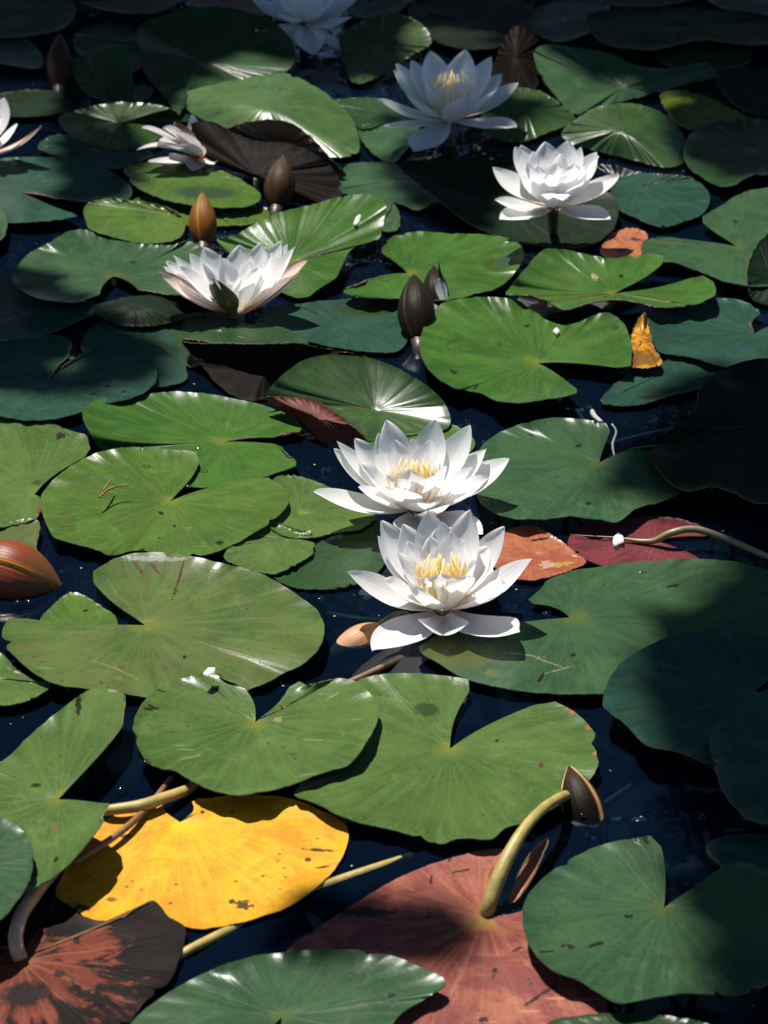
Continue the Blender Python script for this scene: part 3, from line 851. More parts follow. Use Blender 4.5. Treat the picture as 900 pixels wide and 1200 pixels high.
pad('widest green pad of the front rows, right of the heart shaped one', 'mid', .7, (527, 876), [(558, 797), (520, 791), (480, 789), (450, 790), (415, 800, .7), (395, 835, .6), (378, 880, .6), (350, 922, .6), (345, 931), (370, 941), (410, 960), (470, 975), (516, 989), (540, 982), (575, 983), (592, 970), (620, 962), (660, 940), (690, 915), (703, 890), (700, 865), (680, 840), (662, 826), (645, 818)],
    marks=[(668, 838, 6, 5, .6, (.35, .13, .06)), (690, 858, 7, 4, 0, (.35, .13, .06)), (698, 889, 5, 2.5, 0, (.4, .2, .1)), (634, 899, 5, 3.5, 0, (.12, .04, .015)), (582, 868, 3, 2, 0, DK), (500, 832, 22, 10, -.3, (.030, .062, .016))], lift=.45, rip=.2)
pad('largest green pad, wide notch on its upper left, near the left edge', 'old', .85, (170, 731), [(102, 672), (115, 663), (145, 651), (180, 647), (220, 651), (260, 660), (300, 670), (330, 685), (352, 700), (372, 715), (380, 735), (376, 755), (360, 775), (330, 790, .9), (300, 805, .8), (265, 817, .75), (210, 821, .75), (157, 815, .8), (110, 808), (60, 800), (30, 780), (6, 755), (2, 736), (12, 720)],
    marks=[(162, 668, 3, 14, .45, (.055, .03, .012)), (180, 667, 3, 13, .45, (.055, .03, .012)), (210, 680, 2.2, 26, -.1, (.06, .035, .014)), (135, 785, 40, 1.5, -.55, (.24, .22, .1)), (32, 760, 9, 4, 0, (.14, .13, .05)), (216, 769, 3, 2, 0, DK), (250, 749, 10, 4, 0, (.08, .12, .03)), (288, 670, 10, 5, .3, (.22, .22, .14)), (140, 797, 8, 3, 0, (.2, .18, .07)), (185, 660, 50, 3, -.05, (.30, .32, .25))], lift=.55, rip=.16)  # long pale mark on the upper rim: highlight put into the colour
pad('small light pad with frayed tip in the notch of the largest pad', 'lime', .35, (92, 738), [(48, 724), (60, 711), (83, 694), (105, 701), (122, 712), (136, 724), (132, 762), (85, 772), (42, 750)], lift=.1, rip=.05, closed=True, marks=[(100, 716, 4, 2.5, 0, DK)])
pad('rounded light green pad with twig scraps, left of the two front flowers', 'lime', .75, (199, 586), [(237, 530), (205, 527), (170, 524), (140, 525), (110, 532), (80, 548), (60, 565), (48, 583), (52, 606), (63, 628), (90, 638), (115, 645), (127, 651), (160, 645, .6), (200, 650, .5), (240, 650, .6), (270, 640, .9), (305, 620), (330, 600), (338, 585), (330, 568), (311, 556)],
    marks=[(189, 601, 4, 2.8, .5, DK), (204, 615, 3, 2, 0, DK), (187, 628, 3, 2, 0, DK), (166, 642, 4, 3, 0, DK), (257, 634, 6, 3.5, 0, DK), (72, 605, 10, 1.4, 0, (.09, .07, .02)), (78, 621, 14, 1.3, .3, (.09, .08, .02)), (288, 588, 12, 2, -.3, (.14, .13, .05)), (220, 630, 2, 12, -.3, (.11, .12, .03))], lift=.4, rip=.18)
pad('bright green pad with glowing yellow hub behind the rounded light green one', 'fresh', .45, (262, 517), [(330, 511), (353, 505), (345, 490), (318, 478), (280, 468), (240, 461), (200, 459), (155, 463), (130, 464), (98, 480, 2.2), (106, 508, 2.0), (118, 526, .8), (150, 536, .35), (190, 560, .3), (235, 572, .3), (290, 563), (330, 552), (348, 543), (332, 520)], lift=.5, rip=.12)
pad('green pad on the left edge above the fat red bud', 'mid', .5, (40, 578), [(112, 527), (105, 512), (75, 502), (55, 492), (20, 483), (-30, 490), (-70, 530), (-60, 590), (-20, 618), (15, 615), (45, 606), (52, 590)], marks=[(72, 513, 8, 4, -.1, DK), (44, 565, 8, 4, .1, (.03, .05, .02))], lift=.4)
pad('small pale piece of pad sticking out just above the fat red bud', 'old', .7, (5, 640), [(-40, 618), (0, 613), (40, 608), (46, 613), (43, 640), (40, 668), (0, 672), (-45, 660)], closed=True, lift=.1, rip=.04)
pad('green pad below the red edged cup leaf, left of the rear front flower', 'mid', .35, (352, 600), [(330, 556), (350, 558), (385, 570), (415, 590), (441, 605), (425, 618), (400, 623), (365, 630), (335, 628), (310, 610), (308, 575)], closed=True, lift=.2, rip=.06)
pad('green pad with yellow hub and pale curled margin left of the front flowers', 'mid', .5, (338, 630), [(372, 636), (366, 649), (345, 662), (322, 672), (290, 667), (262, 652), (275, 635), (300, 620), (325, 613), (345, 619), (366, 627)], lift=.15, rip=.08, marks=[(364, 631, 5, 3, .2, (.3, .22, .12))])
pad('smooth green pad half under the left petals of the front flower', 'deep', .2, (395, 642), [(320, 672), (345, 650), (400, 624), (442, 610), (462, 640), (452, 660), (430, 680), (400, 688), (355, 690), (335, 685)], closed=True, lift=.15, rip=.05)
pad('blue green pad with twisted pale fibre at its notch, right of the rear front flower', 'jade', 1.2, (702, 541), [(718, 497), (680, 491), (640, 490), (610, 497), (580, 510), (563, 525), (553, 560), (565, 590), (590, 605), (640, 608), (670, 605), (700, 608), (725, 611), (745, 596), (780, 586), (802, 570), (810, 548), (792, 528), (765, 520), (745, 521)],
    marks=[(678, 523, 5, 3, 0, DK), (623, 511, 3, 2, 0, DK), (690, 592, 5, 3, 0, DK), (655, 571, 7, 3.5, 0, (.02, .05, .03)), (588, 503, 9, 3, .3, (.15, .16, .07))], lift=.5, rip=.2)
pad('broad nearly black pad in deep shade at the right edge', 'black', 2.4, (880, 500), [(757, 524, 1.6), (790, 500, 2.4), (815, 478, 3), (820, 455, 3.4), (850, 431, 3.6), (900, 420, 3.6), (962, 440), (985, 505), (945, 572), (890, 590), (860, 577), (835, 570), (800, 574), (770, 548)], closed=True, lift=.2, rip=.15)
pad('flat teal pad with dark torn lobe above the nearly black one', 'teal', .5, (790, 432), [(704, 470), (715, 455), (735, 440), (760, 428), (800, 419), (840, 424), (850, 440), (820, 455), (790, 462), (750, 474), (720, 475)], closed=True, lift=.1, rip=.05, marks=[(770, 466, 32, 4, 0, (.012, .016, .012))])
pad('teal pad with torn ripple beside the orange scrap near the right edge', 'teal', .9, (884, 390), [(896, 364), (870, 352), (830, 350), (790, 355), (765, 362), (756, 378), (763, 396), (774, 412), (812, 419), (855, 431), (915, 432), (955, 418), (962, 394), (935, 372)], lift=.25, marks=[(872, 408, 26, 4, .15, (.03, .075, .07))])
pad('narrow orange scrap of dead pad with black nicks', 'orange', 1.4, (754, 396), [(756, 366, 2.4), (749, 374, 2.2), (741, 390), (740, 405), (742, 416), (738, 429), (776, 426), (768, 411), (763, 396), (759, 380), (758, 368)], closed=True, lift=.0, rip=.05, stalk=False, jit=1.6, group='dead pads')
pad('lit green pad with side notch left of the orange scrap', 'fresh', 1.4, (630, 424), [(738, 432), (741, 410), (735, 386), (725, 373), (710, 366), (690, 372), (670, 380), (650, 379), (625, 365), (605, 352), (560, 348), (520, 355), (500, 375), (492, 400), (495, 420), (510, 440), (535, 455), (560, 460), (585, 470), (610, 472), (640, 468), (665, 464), (682, 459)],
    marks=[(532, 439, 5, 3.5, .3, DK), (558, 455, 1.6, 7, -.3, DK), (585, 404, 4, 3, 0, (.03, .06, .02)), (618, 383, 6, 2, -.2, DK), (720, 388, 5, 3.5, .2, (.03, .06, .02)), (532, 402, 4, 8, -.6, (.04, .08, .02))], lift=.6, rip=.26)
pad('wavy green pad with folded left rim right below the brightest flower', 'fresh', 2.1, (719, 343), [(784, 301), (770, 298), (740, 299), (720, 303), (700, 300), (650, 291, 3.6), (638, 292, 4.0), (618, 312, 4.0), (600, 334, 3.2), (592, 344), (620, 346), (642, 353), (660, 363), (680, 358), (712, 351), (742, 353), (770, 359), (800, 359), (825, 353), (839, 342), (834, 328), (820, 321)],
    marks=[(696, 326, 5, 4, 0, (.45, .36, .2)), (728, 324, 4, 2.5, 0, DK), (666, 332, 6, 7, .5, (.09, .12, .03)), (818, 332, 9, 5, 0, (.04, .10, .02))], lift=.6, rip=.28)
pad('green pad with water pooled on it behind the pair of dark buds', 'fresh', 1.3, (478, 319), [(442, 292), (456, 279), (490, 271), (530, 274), (570, 275), (605, 283), (614, 297), (604, 318), (585, 336), (560, 344), (520, 352), (470, 350), (430, 348), (402, 341), (425, 328)], lift=.35, rip=.18,
    marks=[(480, 290, 10, 2, 0, (.09, .14, .02)), (582, 312, 22, 12, .4, (.045, .085, .014)), (592, 308, 12, 8, 0, (.03, .08, .05))])
cup = pad('vivid green pad with curled right rim behind the low cup shaped flower', 'fresh', 1.6, (340, 306), [(255, 279, 1.6), (275, 276, 2.2), (298, 262, 3.2), (330, 248, 3.8), (365, 240, 4.0), (392, 232, 4.2), (420, 228, 4.3), (442, 230, 4.4), (452, 238, 4.6), (449, 262, 3.4), (444, 280, 2.4), (424, 286, 2.2), (408, 296, 1.8), (400, 314, 1.6), (393, 326, 1.5), (376, 336, 1.2), (360, 348, .9), (335, 345, .7), (305, 322, .8), (270, 298, 1.1)], closed=True, ridge=0.004, pw=1.3, rip=.06)
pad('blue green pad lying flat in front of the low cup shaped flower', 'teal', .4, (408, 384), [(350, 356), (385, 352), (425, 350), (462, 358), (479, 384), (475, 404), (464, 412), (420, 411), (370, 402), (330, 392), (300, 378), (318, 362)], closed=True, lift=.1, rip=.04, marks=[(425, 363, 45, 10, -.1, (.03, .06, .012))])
pad('dark brown cupped leaf turned up in front of the low cup shaped flower', 'deep', .9, (285, 396, .9), [(213, 399, 2.2), (235, 390, 1.2), (262, 383, 1.0), (300, 380, 1.0), (335, 385, 1.2), (362, 402, 2.4), (345, 402, 4.0), (300, 402, 4.4), (255, 402, 3.4)], closed=True, ridge=0, pw=1.4, rip=.03, under='brown')
pad('glossy dark green cupped leaf with folded red edge behind the rear front flower', 'gloss', 1.0, (440, 480, 1.07), [(310, 466, 1.97), (325, 445, 3.44), (348, 427, 4.10), (368, 418, 4.26), (402, 416, 4.26), (442, 422, 3.94), (482, 440, 3.28), (510, 460, 2.46), (526, 482, 1.64), (526, 500, 0.98), (495, 508, 0.80), (455, 512, 0.60), (428, 516, 0.80), (412, 498, 0.98), (392, 482, 1.31), (362, 470, 1.64), (336, 466, 1.80)], closed=True, ridge=0, pw=1.25, rip=.06)
pad('yellowish green pad peeking out behind the petals of the rear front flower', 'lime', .6, (490, 520), [(420, 504), (450, 494), (490, 490), (530, 497), (556, 516), (553, 528), (520, 545), (450, 548), (420, 535)], closed=True, lift=.1, rip=.04)
pad('matt blue green pad with narrow notch at left, above the bright green one', 'teal', .9, (53, 447), [(74, 429), (95, 415), (125, 402), (145, 404), (170, 416), (182, 430), (183, 445), (165, 462), (120, 474), (70, 490), (30, 492), (-20, 480), (-50, 450), (-45, 420), (-20, 405), (0, 400), (40, 395), (72, 393), (84, 402), (78, 418), (62, 432)], marks=[(126, 453, 7, 2.5, 0, DK), (145, 461, 3, 2, 0, DK), (116, 427, 3, 1.5, 0, DK), (110, 463, 5, 2, .4, DK)], lift=.3, lips=False)
pad('shaded blue pad at the left edge beside the big blue green one', 'teal', .5, (30, 362), [(-45, 330), (0, 322), (40, 330), (75, 345), (105, 352), (119, 360), (86, 378), (50, 393), (0, 401), (-45, 392)], closed=True, lift=.2, rip=.08)
pad('shadowed pad half covered below the low cup shaped flower at left', 'teal', .35, (155, 410), [(95, 402), (125, 373), (165, 372), (195, 385), (210, 412), (219, 443), (190, 453), (150, 450), (110, 430)], closed=True, lift=.1, rip=.05)
pad('thin yellow green pad edge left under the low cup shaped flower', 'deep', .3, (225, 390), [(165, 394), (185, 376), (215, 368), (255, 367), (290, 380), (285, 400), (240, 408), (238, 424), (222, 430), (190, 408)], closed=True, lift=.1, rip=.04)
pad('dark humped leaf with soft sheen left of the low cup shaped flower', 'dark', .9, (160, 362, 1.6), [(108, 362), (138, 350), (190, 346), (206, 355), (216, 370), (190, 380), (140, 380)], closed=True, lift=.0, rip=.04, dome=.3)
pad('green and blue pad with glinting left rim behind the low cup shaped flower', 'jade', 1.2, (133, 322), [(118, 347), (90, 354), (50, 350), (25, 340), (14, 325), (28, 302), (56, 285), (78, 272), (100, 269), (118, 278), (160, 285), (200, 287), (222, 283), (242, 296), (258, 320), (242, 342), (205, 345), (165, 342)], marks=[(156, 308, 5, 1.6, 0, DK), (70, 325, 14, 4, .1, (.02, .045, .05))], lift=.45, rip=.22)
pad('light green pad beside the lit orange bud', 'lime', 1.1, (200, 250), [(98, 250), (101, 240), (125, 232), (160, 236), (192, 242), (211, 252), (217, 265), (210, 279), (185, 285), (160, 284), (130, 277), (106, 268)], closed=True, lift=.3, rip=.1, marks=[(127, 262, 2, 8, -.2, (.18, .15, .05)), (186, 268, 2, 8, .5, (.18, .15, .05)), (205, 262, 6, 1.5, -.6, (.15, .1, .03))])
pad('strip of yellow green pad running behind the lit orange bud', 'lime', .4, (262, 250), [(150, 240), (165, 230), (240, 238), (290, 242), (318, 246), (312, 258), (262, 265), (220, 264), (190, 256)], closed=True, lift=.1, rip=.03)
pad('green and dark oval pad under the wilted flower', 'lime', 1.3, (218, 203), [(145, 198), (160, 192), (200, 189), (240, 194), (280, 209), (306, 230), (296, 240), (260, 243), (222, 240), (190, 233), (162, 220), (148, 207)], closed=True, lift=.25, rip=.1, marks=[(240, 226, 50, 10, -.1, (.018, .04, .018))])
pad('large blue green pad cut by the left edge below the half hidden flower', 'teal', 1.0, (25, 225), [(70, 233), (110, 237), (148, 235), (156, 224), (145, 210), (125, 198), (95, 188), (50, 184), (0, 186), (-50, 200), (-70, 225), (-50, 250), (0, 261), (40, 260), (75, 256), (96, 252)], lift=.3)
pad('sliver of dark pad on the left edge in front of the large blue green one', 'jade', 1.4, (-20, 266), [(-50, 238), (0, 244), (8, 262), (0, 282), (-50, 292)], closed=True, lift=.1, rip=.03)
pad('dark glossy pad with streak of light left of the wilted flower', 'gloss', 1.2, (140, 152, 2.05), [(68, 138, 2.30), (100, 126, 3.58), (140, 120, 3.84), (180, 122, 3.84), (205, 130, 3.33), (213, 142), (192, 160), (165, 171), (145, 176), (100, 166), (75, 152)], closed=True, pw=1.3, lift=0, rip=.08, dome=.8)
pad('teal pad right of the half hidden flower at the left edge', 'teal', .9, (112, 172), [(45, 172), (60, 159), (100, 160), (150, 171), (179, 180), (152, 193), (130, 197), (100, 189), (70, 183)], closed=True, lift=.2, rip=.06)
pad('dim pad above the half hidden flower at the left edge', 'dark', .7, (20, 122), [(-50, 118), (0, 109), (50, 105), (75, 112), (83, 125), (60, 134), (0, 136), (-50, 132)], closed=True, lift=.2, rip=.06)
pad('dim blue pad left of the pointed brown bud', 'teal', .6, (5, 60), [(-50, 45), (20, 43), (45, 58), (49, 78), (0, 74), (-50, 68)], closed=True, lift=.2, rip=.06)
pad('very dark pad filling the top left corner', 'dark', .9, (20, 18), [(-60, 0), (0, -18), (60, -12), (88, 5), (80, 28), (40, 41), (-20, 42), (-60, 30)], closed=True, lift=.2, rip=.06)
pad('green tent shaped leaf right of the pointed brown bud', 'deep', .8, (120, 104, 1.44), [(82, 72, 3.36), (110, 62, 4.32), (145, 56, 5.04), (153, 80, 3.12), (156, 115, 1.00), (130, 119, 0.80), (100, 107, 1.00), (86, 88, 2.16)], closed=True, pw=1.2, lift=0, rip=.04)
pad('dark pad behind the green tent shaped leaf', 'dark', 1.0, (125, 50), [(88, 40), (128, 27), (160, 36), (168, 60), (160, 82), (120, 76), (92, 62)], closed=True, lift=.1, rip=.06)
pad('small teal scrap of pad at the foot of the green tent shaped leaf', 'teal', .6, (165, 108), [(150, 112), (160, 100), (178, 102), (176, 112), (160, 118)], closed=True, lift=.1, rip=.02, stalk=False)
pad('large dark green raised pad left of the topmost flower', 'deep', 1.2, (238, 72, 2.40), [(162, 33, 3.30), (200, 15, 4.80), (240, 8, 5.40), (292, 14, 5.10), (332, 35, 4.20), (346, 56, 3.30), (340, 80, 2.40), (300, 96), (250, 106), (215, 126), (208, 135), (194, 115), (170, 86), (163, 58)], closed=True, pw=1.3, lift=0, rip=.1, under='brown')
pad('shiny humped leaf with broad white glare and pink nick at its tip', 'sheen', 1.0, (312, 128, 2.86), [(211, 113, 1.36), (230, 104, 2.05), (260, 97, 2.59), (300, 89, 2.86), (330, 85, 3.00), (352, 92, 2.86), (382, 110, 2.46), (406, 130, 1.77), (418, 152, 1.09), (420, 178, 0.80), (400, 184, 0.60), (370, 180, 0.60), (330, 167, 0.80), (272, 152, 1.00), (240, 141, 0.82), (220, 128, 1.09)], closed=True, ridge=0.004, pw=1.7, lift=0, rip=.05, dome=.3, marks=[(341, 92, 9, 2.5, -.4, (.7, .35, .3))])
pad('grey green upright blade between the shiny humped leaf and the brown curled one', 'gloss', 1.2, (335, 170, 2.64), [(266, 152, 4.32), (300, 141, 5.52), (335, 142, 5.76), (364, 159, 4.80), (386, 184, 3.12), (406, 206, 1.00), (372, 204, 0.80), (330, 186, 0.90), (290, 168, 1.92)], closed=True, pw=1.3, lift=0, rip=.04)
pad('black brown curled leaf beside the wilted flower, reddish at right', 'brown', 1.0, (300, 205, 2.4), [(213, 152, 3.6), (226, 144, 4.6), (250, 143, 5.0), (275, 156, 4.6), (300, 165, 4.4), (340, 168, 4.6), (372, 182, 4.0), (396, 206, 2.4), (400, 231, .8), (372, 236, .5), (350, 230, .5), (310, 212, .8), (270, 199, 1.2), (240, 186, 1.8), (218, 168, 2.8)], closed=True, ridge=0, rough_h=.05, pw=1.2, lift=0, rip=.04, marks=[(385, 205, 14, 26, .5, (.14, .03, .015))], under='brown')
pad('small green pad pair under the left petals of the large shaded flower', 'deep', .6, (440, 130), [(386, 121), (430, 114), (470, 124), (482, 140), (456, 142), (425, 151), (412, 140)], closed=True, lift=.1, rip=.04)
pad('jade pad below the left drooping petal of the large shaded flower', 'jade', .5, (452, 165), [(420, 151), (455, 141), (492, 150), (476, 175), (460, 190), (438, 180)], closed=True, lift=.1, rip=.03)
pad('pale jade pad left of the dark reddish edged leaf', 'jade', .6, (455, 212), [(395, 221), (405, 195), (440, 190), (475, 195), (500, 220), (506, 236), (490, 246), (462, 238), (450, 252), (420, 232)], closed=True, lift=.1, rip=.05)
pad('tiny jade scrap of pad between the vivid and the pooled pads', 'jade', .5, (457, 256), [(446, 268), (450, 243), (462, 240), (468, 256), (464, 270)], closed=True, lift=.1, rip=.02, stalk=False)
pad('broad dark leaf with reddish left edge behind the brightest flower', 'dark', .9, (590, 240, 1.26), [(466, 192, 2.35), (500, 187, 2.71), (560, 184, 2.89), (602, 194, 3.07), (642, 208, 3.07), (692, 218, 2.71), (722, 233, 2.17), (720, 265, 1.08), (694, 286, 0.60), (640, 288, 0.50), (590, 280, 0.60), (546, 259, 1.26), (508, 230, 1.99)], closed=True, pw=1.3, lift=0, rip=.06, under='redbrown')
pad('flat blue green pad with notch hidden, right of the brightest flower', 'teal', .6, (748, 218), [(718, 216), (745, 204), (780, 204), (815, 210), (832, 230), (826, 248), (800, 260), (775, 266), (745, 255), (720, 241)], closed=True, lift=.2, rip=.08)
pad('pale jade pad with left notch at the right edge', 'jade', 1.2, (864, 288), [(818, 254), (845, 240), (870, 226), (900, 220), (940, 230), (970, 260), (960, 300), (930, 330), (880, 335), (850, 330), (830, 322), (790, 308), (765, 305), (752, 295), (754, 282), (772, 275)], lift=.3, rip=.15, marks=[(862, 260, 3, 2, 0, DK), (785, 286, 30, 2, -.05, (.09, .12, .03))])
pad('dark upright leaf cut by the right edge in front of the pale jade pad', 'dark', 1.0, (905, 325, 1.6), [(876, 332, 1.8), (880, 300, 3.2), (900, 274, 4.4), (935, 268, 4.4), (955, 320, 2.0), (935, 352, .8), (885, 353, .7)], closed=True, pw=1.3, lift=0, rip=.05)
pad('pinkish brown sunken leaf below right of the brightest flower', 'salmon', .25, (733, 284), [(704, 297), (714, 276), (740, 267), (758, 274), (756, 292), (745, 301), (715, 302)], closed=True, lift=.05, rip=.03, marks=[(730, 292, 14, 2.5, .3, (.02, .02, .05)), (745, 280, 9, 2, -.3, (.05, .03, .06))], group='dead pads')  # bluish marks: blue reflection put into the blade colour
pad('glossy dark humped leaf with two small glints above the flat blue green pad', 'gloss', .9, (728, 158, 2.40), [(658, 156, 1.60), (680, 136, 2.80), (700, 125, 3.40), (735, 121, 3.60), (770, 129, 3.20), (795, 149, 2.20), (804, 170, 1.20), (800, 191, 0.60), (780, 196, 0.50), (740, 187, 0.60), (700, 177, 0.80), (665, 167, 1.20)], closed=True, pw=1.4, lift=0, rip=.06, dome=.5)
pad('dim green pad with wavy lower rim under the yellowish one at right', 'deep', 1.2, (880, 172), [(803, 167), (815, 152), (850, 142), (900, 140), (945, 160), (932, 200), (880, 206), (850, 219), (820, 206), (804, 190)], closed=True, lift=.3, rip=.15)
pad('yellowish olive pad between the two dark right hand leaves', 'ytip', .8, (812, 136), [(774, 110), (795, 105), (830, 114), (862, 130), (880, 139), (840, 142), (810, 151), (790, 141)], closed=True, lift=.15, rip=.04)
pad('large tilted green pad right of the large shaded flower', 'jade', .9, (732, 102, 1.76), [(626, 60, 4.16), (640, 52, 4.48), (672, 55, 4.16), (712, 62, 3.84), (742, 75, 3.20), (782, 80, 2.88), (830, 75, 2.56), (842, 88), (800, 98), (762, 110), (722, 120), (692, 126), (674, 134), (650, 111, 1.92), (632, 85, 3.20)], closed=True, pw=1.3, lift=.1, rip=.08, marks=[(702, 97, 16, 3, 0, (.02, .04, .02))])
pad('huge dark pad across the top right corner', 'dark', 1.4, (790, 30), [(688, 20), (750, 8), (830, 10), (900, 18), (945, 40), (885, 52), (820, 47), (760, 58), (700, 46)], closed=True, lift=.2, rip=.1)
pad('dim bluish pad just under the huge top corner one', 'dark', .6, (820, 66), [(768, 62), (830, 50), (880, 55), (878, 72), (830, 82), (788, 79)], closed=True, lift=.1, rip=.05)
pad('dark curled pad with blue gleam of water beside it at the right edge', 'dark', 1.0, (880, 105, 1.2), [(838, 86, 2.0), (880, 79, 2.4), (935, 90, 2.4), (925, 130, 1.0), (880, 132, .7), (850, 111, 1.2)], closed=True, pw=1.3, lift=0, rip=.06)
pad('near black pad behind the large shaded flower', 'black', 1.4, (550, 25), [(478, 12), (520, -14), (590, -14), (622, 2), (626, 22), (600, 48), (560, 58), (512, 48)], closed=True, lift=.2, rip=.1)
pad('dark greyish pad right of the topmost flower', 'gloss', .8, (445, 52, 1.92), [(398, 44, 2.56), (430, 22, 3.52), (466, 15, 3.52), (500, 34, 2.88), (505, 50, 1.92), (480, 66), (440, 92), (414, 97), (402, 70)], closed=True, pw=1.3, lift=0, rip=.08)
pad('dim green pad edge over the topmost flower on its right', 'dark', 1.0, (435, 2), [(402, 8), (438, -18), (482, -4), (462, 16), (422, 20)], closed=True, lift=.1, rip=.05)
pad('dull reddish pad left behind the topmost flower', 'redbrown', 1.6, (262, 2), [(220, 0), (258, -18), (302, -12), (313, 12), (292, 28), (258, 16)], closed=True, lift=.1, rip=.06)
pad('dark glossy pad right under the large shaded flower', 'gloss', .9, (615, 132, 1.93), [(566, 150, 1.29), (570, 120, 2.36), (600, 103, 3.00), (636, 108, 2.79), (661, 125, 1.93), (674, 139, 1.00), (640, 156, 0.70), (600, 167, 0.60)], closed=True, pw=1.3, lift=0, rip=.06, dome=.4)
pad('dark brown folded leaf standing right behind the large shaded flower', 'brown', 1.0, (604, 72, 3.0), [(578, 92, .8), (584, 60, 3.2), (604, 30, 6.0), (626, 38, 5.2), (632, 70, 2.6), (628, 104, .6), (600, 106, .5)], closed=True, pw=1.1, lift=0, rip=.03, stalk=False, dome=.5)
pad('small dark green pad behind the wilted flower and the shiny humped leaf', 'dark', .5, (205, 128), [(170, 122), (200, 108), (228, 118), (226, 140), (195, 138)], closed=True, lift=.1, rip=.03)
pad('purple red upturned pad with a long brown stalk trailing right', 'purple', .3, (768, 633), [(835, 628), (815, 613), (780, 606), (740, 606), (700, 612), (672, 622), (666, 638), (680, 651), (705, 663), (740, 672), (775, 673), (805, 668), (826, 657)], lift=.1, rip=.05, stalk=False, nth=100)
pad('salmon pink dying pad between the front flower and the purple one', 'salmon', .3, (628, 648), [(580, 650), (590, 625), (605, 617), (628, 617), (652, 630), (672, 645), (687, 658), (670, 667), (640, 677), (620, 680), (600, 676), (578, 662)], closed=True, lift=.15, rip=.05, marks=[(633, 632, 18, 1.8, .25, DK), (655, 661, 26, 3, .3, (.5, .32, .06)), (641, 661, 10, 5, 0, (.6, .35, .25))], stalk=False)
pad('wide shaded pad with yellowish left end below the purple one', 'jade', .6, (668, 722), [(616, 706), (625, 695), (636, 682), (660, 672), (700, 664), (760, 658), (820, 655), (870, 660), (925, 680), (955, 720), (935, 770), (865, 800), (780, 812), (705, 813), (650, 813), (600, 808), (550, 797), (515, 778), (488, 757), (505, 742)],
    marks=[(525, 774, 13, 1.8, 0, DK), (577, 790, 13, 6, .3, (.10, .15, .025)), (672, 767, 4, 2.5, 0, DK), (634, 795, 3, 9, -.3, DK), (535, 768, 62, 24, -.2, (.085, .10, .02)), (640, 775, 26, 1.2, -.6, (.2, .22, .1)), (655, 785, 22, 1.2, .5, (.2, .22, .1)), (615, 768, 30, 1.4, -.2, (.2, .22, .1)), (790, 687, 12, 1.8, .4, DK)], lift=.3, rip=.12)
pad('shadowy pad at right with fine pale ribs, casting shade on open water', 'teal', 1.9, (884, 808), [(925, 770), (902, 750), (860, 738), (815, 740), (770, 752), (730, 775), (712, 800), (707, 825), (735, 850), (758, 873), (800, 882), (830, 894), (862, 890), (920, 862)], lift=.5, rip=.15, marks=[(772, 788, 4, 2, 0, DK), (700, 800, 4, 3, 0, DK)])
pad('shaded teal pad with bright glint, cut by the right edge', 'teal', 2.7, (935, 868), [(905, 806), (870, 825), (842, 845), (832, 862), (836, 890), (850, 930), (876, 958), (912, 965), (962, 940), (992, 880), (965, 820)], closed=True, lift=.3, rip=.1)
pad('dim pad tucked behind the big dark green one near the right edge', 'teal', .6, (880, 1000), [(828, 990), (868, 977), (925, 985), (945, 1015), (885, 1030), (848, 1016)], closed=True, lift=.1, rip=.05)
pad('pad just showing below the big dark green one at the bottom edge', 'deep', .6, (735, 1225), [(638, 1202), (680, 1190), (732, 1187), (792, 1192), (835, 1205), (820, 1250), (700, 1262), (650, 1240)], closed=True, lift=.1, rip=.05)
pad('pad on the left edge underneath the largest pad', 'mid', .7, (0, 795), [(0, 765), (18, 783), (40, 797), (59, 803), (40, 818), (10, 826), (-40, 822), (-65, 790), (-40, 768)], closed=True, lift=.15, rip=.05)

pad('dark pad between the topmost flower and the top left corner pad', 'dark', 1.6, (150, 0), [(95, 0), (130, -20), (185, -22), (215, -8), (190, 12), (140, 14)], closed=True, lift=.1, rip=.05)
pad('shaded teal pad on the top edge right of the near black one', 'teal', .5, (660, 18), [(612, 22), (640, 4), (690, -6), (715, 8), (696, 34), (650, 48)], closed=True, lift=.1, rip=.05)
pad('shaded pad in the back row behind the topmost flower', 'dark', .5, (350, -24), [(285, -20), (330, -50), (400, -46), (420, -20), (380, -4), (320, -2)], closed=True, lift=.1, rip=.05)
pad('shaded pad at the very top above the near black one', 'dark', .5, (520, -40), [(440, -36), (490, -64), (570, -66), (610, -40), (560, -18), (470, -18)], closed=True, lift=.1, rip=.05)
pad('shaded pad at the very top above the huge corner one', 'dark', .5, (740, -24), [(640, -20), (700, -48), (790, -46), (850, -20), (800, 2), (700, 4)], closed=True, lift=.1, rip=.05)
pad('shaded pad just past the top right corner', 'teal', .5, (900, 0), [(830, -2), (880, -24), (960, -20), (985, 6), (930, 18), (860, 14)], closed=True, lift=.1, rip=.05)

# folded and drooping pieces that belong to pads above
def pad_by(txt):
    return next(o for o in bpy.data.objects if o.get('label', '').startswith(txt))
def flap(txt, mat, h, center, rim, name='folded_edge', **kw):
    t = pad_by(txt)
    kw.setdefault('under', mat)
    SEED[0] += 1
    kw.setdefault('ridge', 0); kw.setdefault('rough_h', .05)
    blade(name, t, t.location.copy(), preset(mat), h, center, rim, closed=True, lift=0, seed=SEED[0], **kw)[0]['label'] = kw.pop('lab', mat + ' coloured folded edge')
flap('dark brown cupped leaf', 'brown', 1, (310, 436, 1.8), [(213, 399, 2.2), (255, 402, 3.4), (300, 403, 4.4), (345, 402, 4.0), (385, 409, 3.2), (430, 419, 2.2), (398, 424, 1.4), (360, 424, 1.0), (335, 440, .5), (314, 465, .3), (290, 469, .3), (262, 456, .5), (238, 430, 1.0)], pw=1.2, rip=.03)
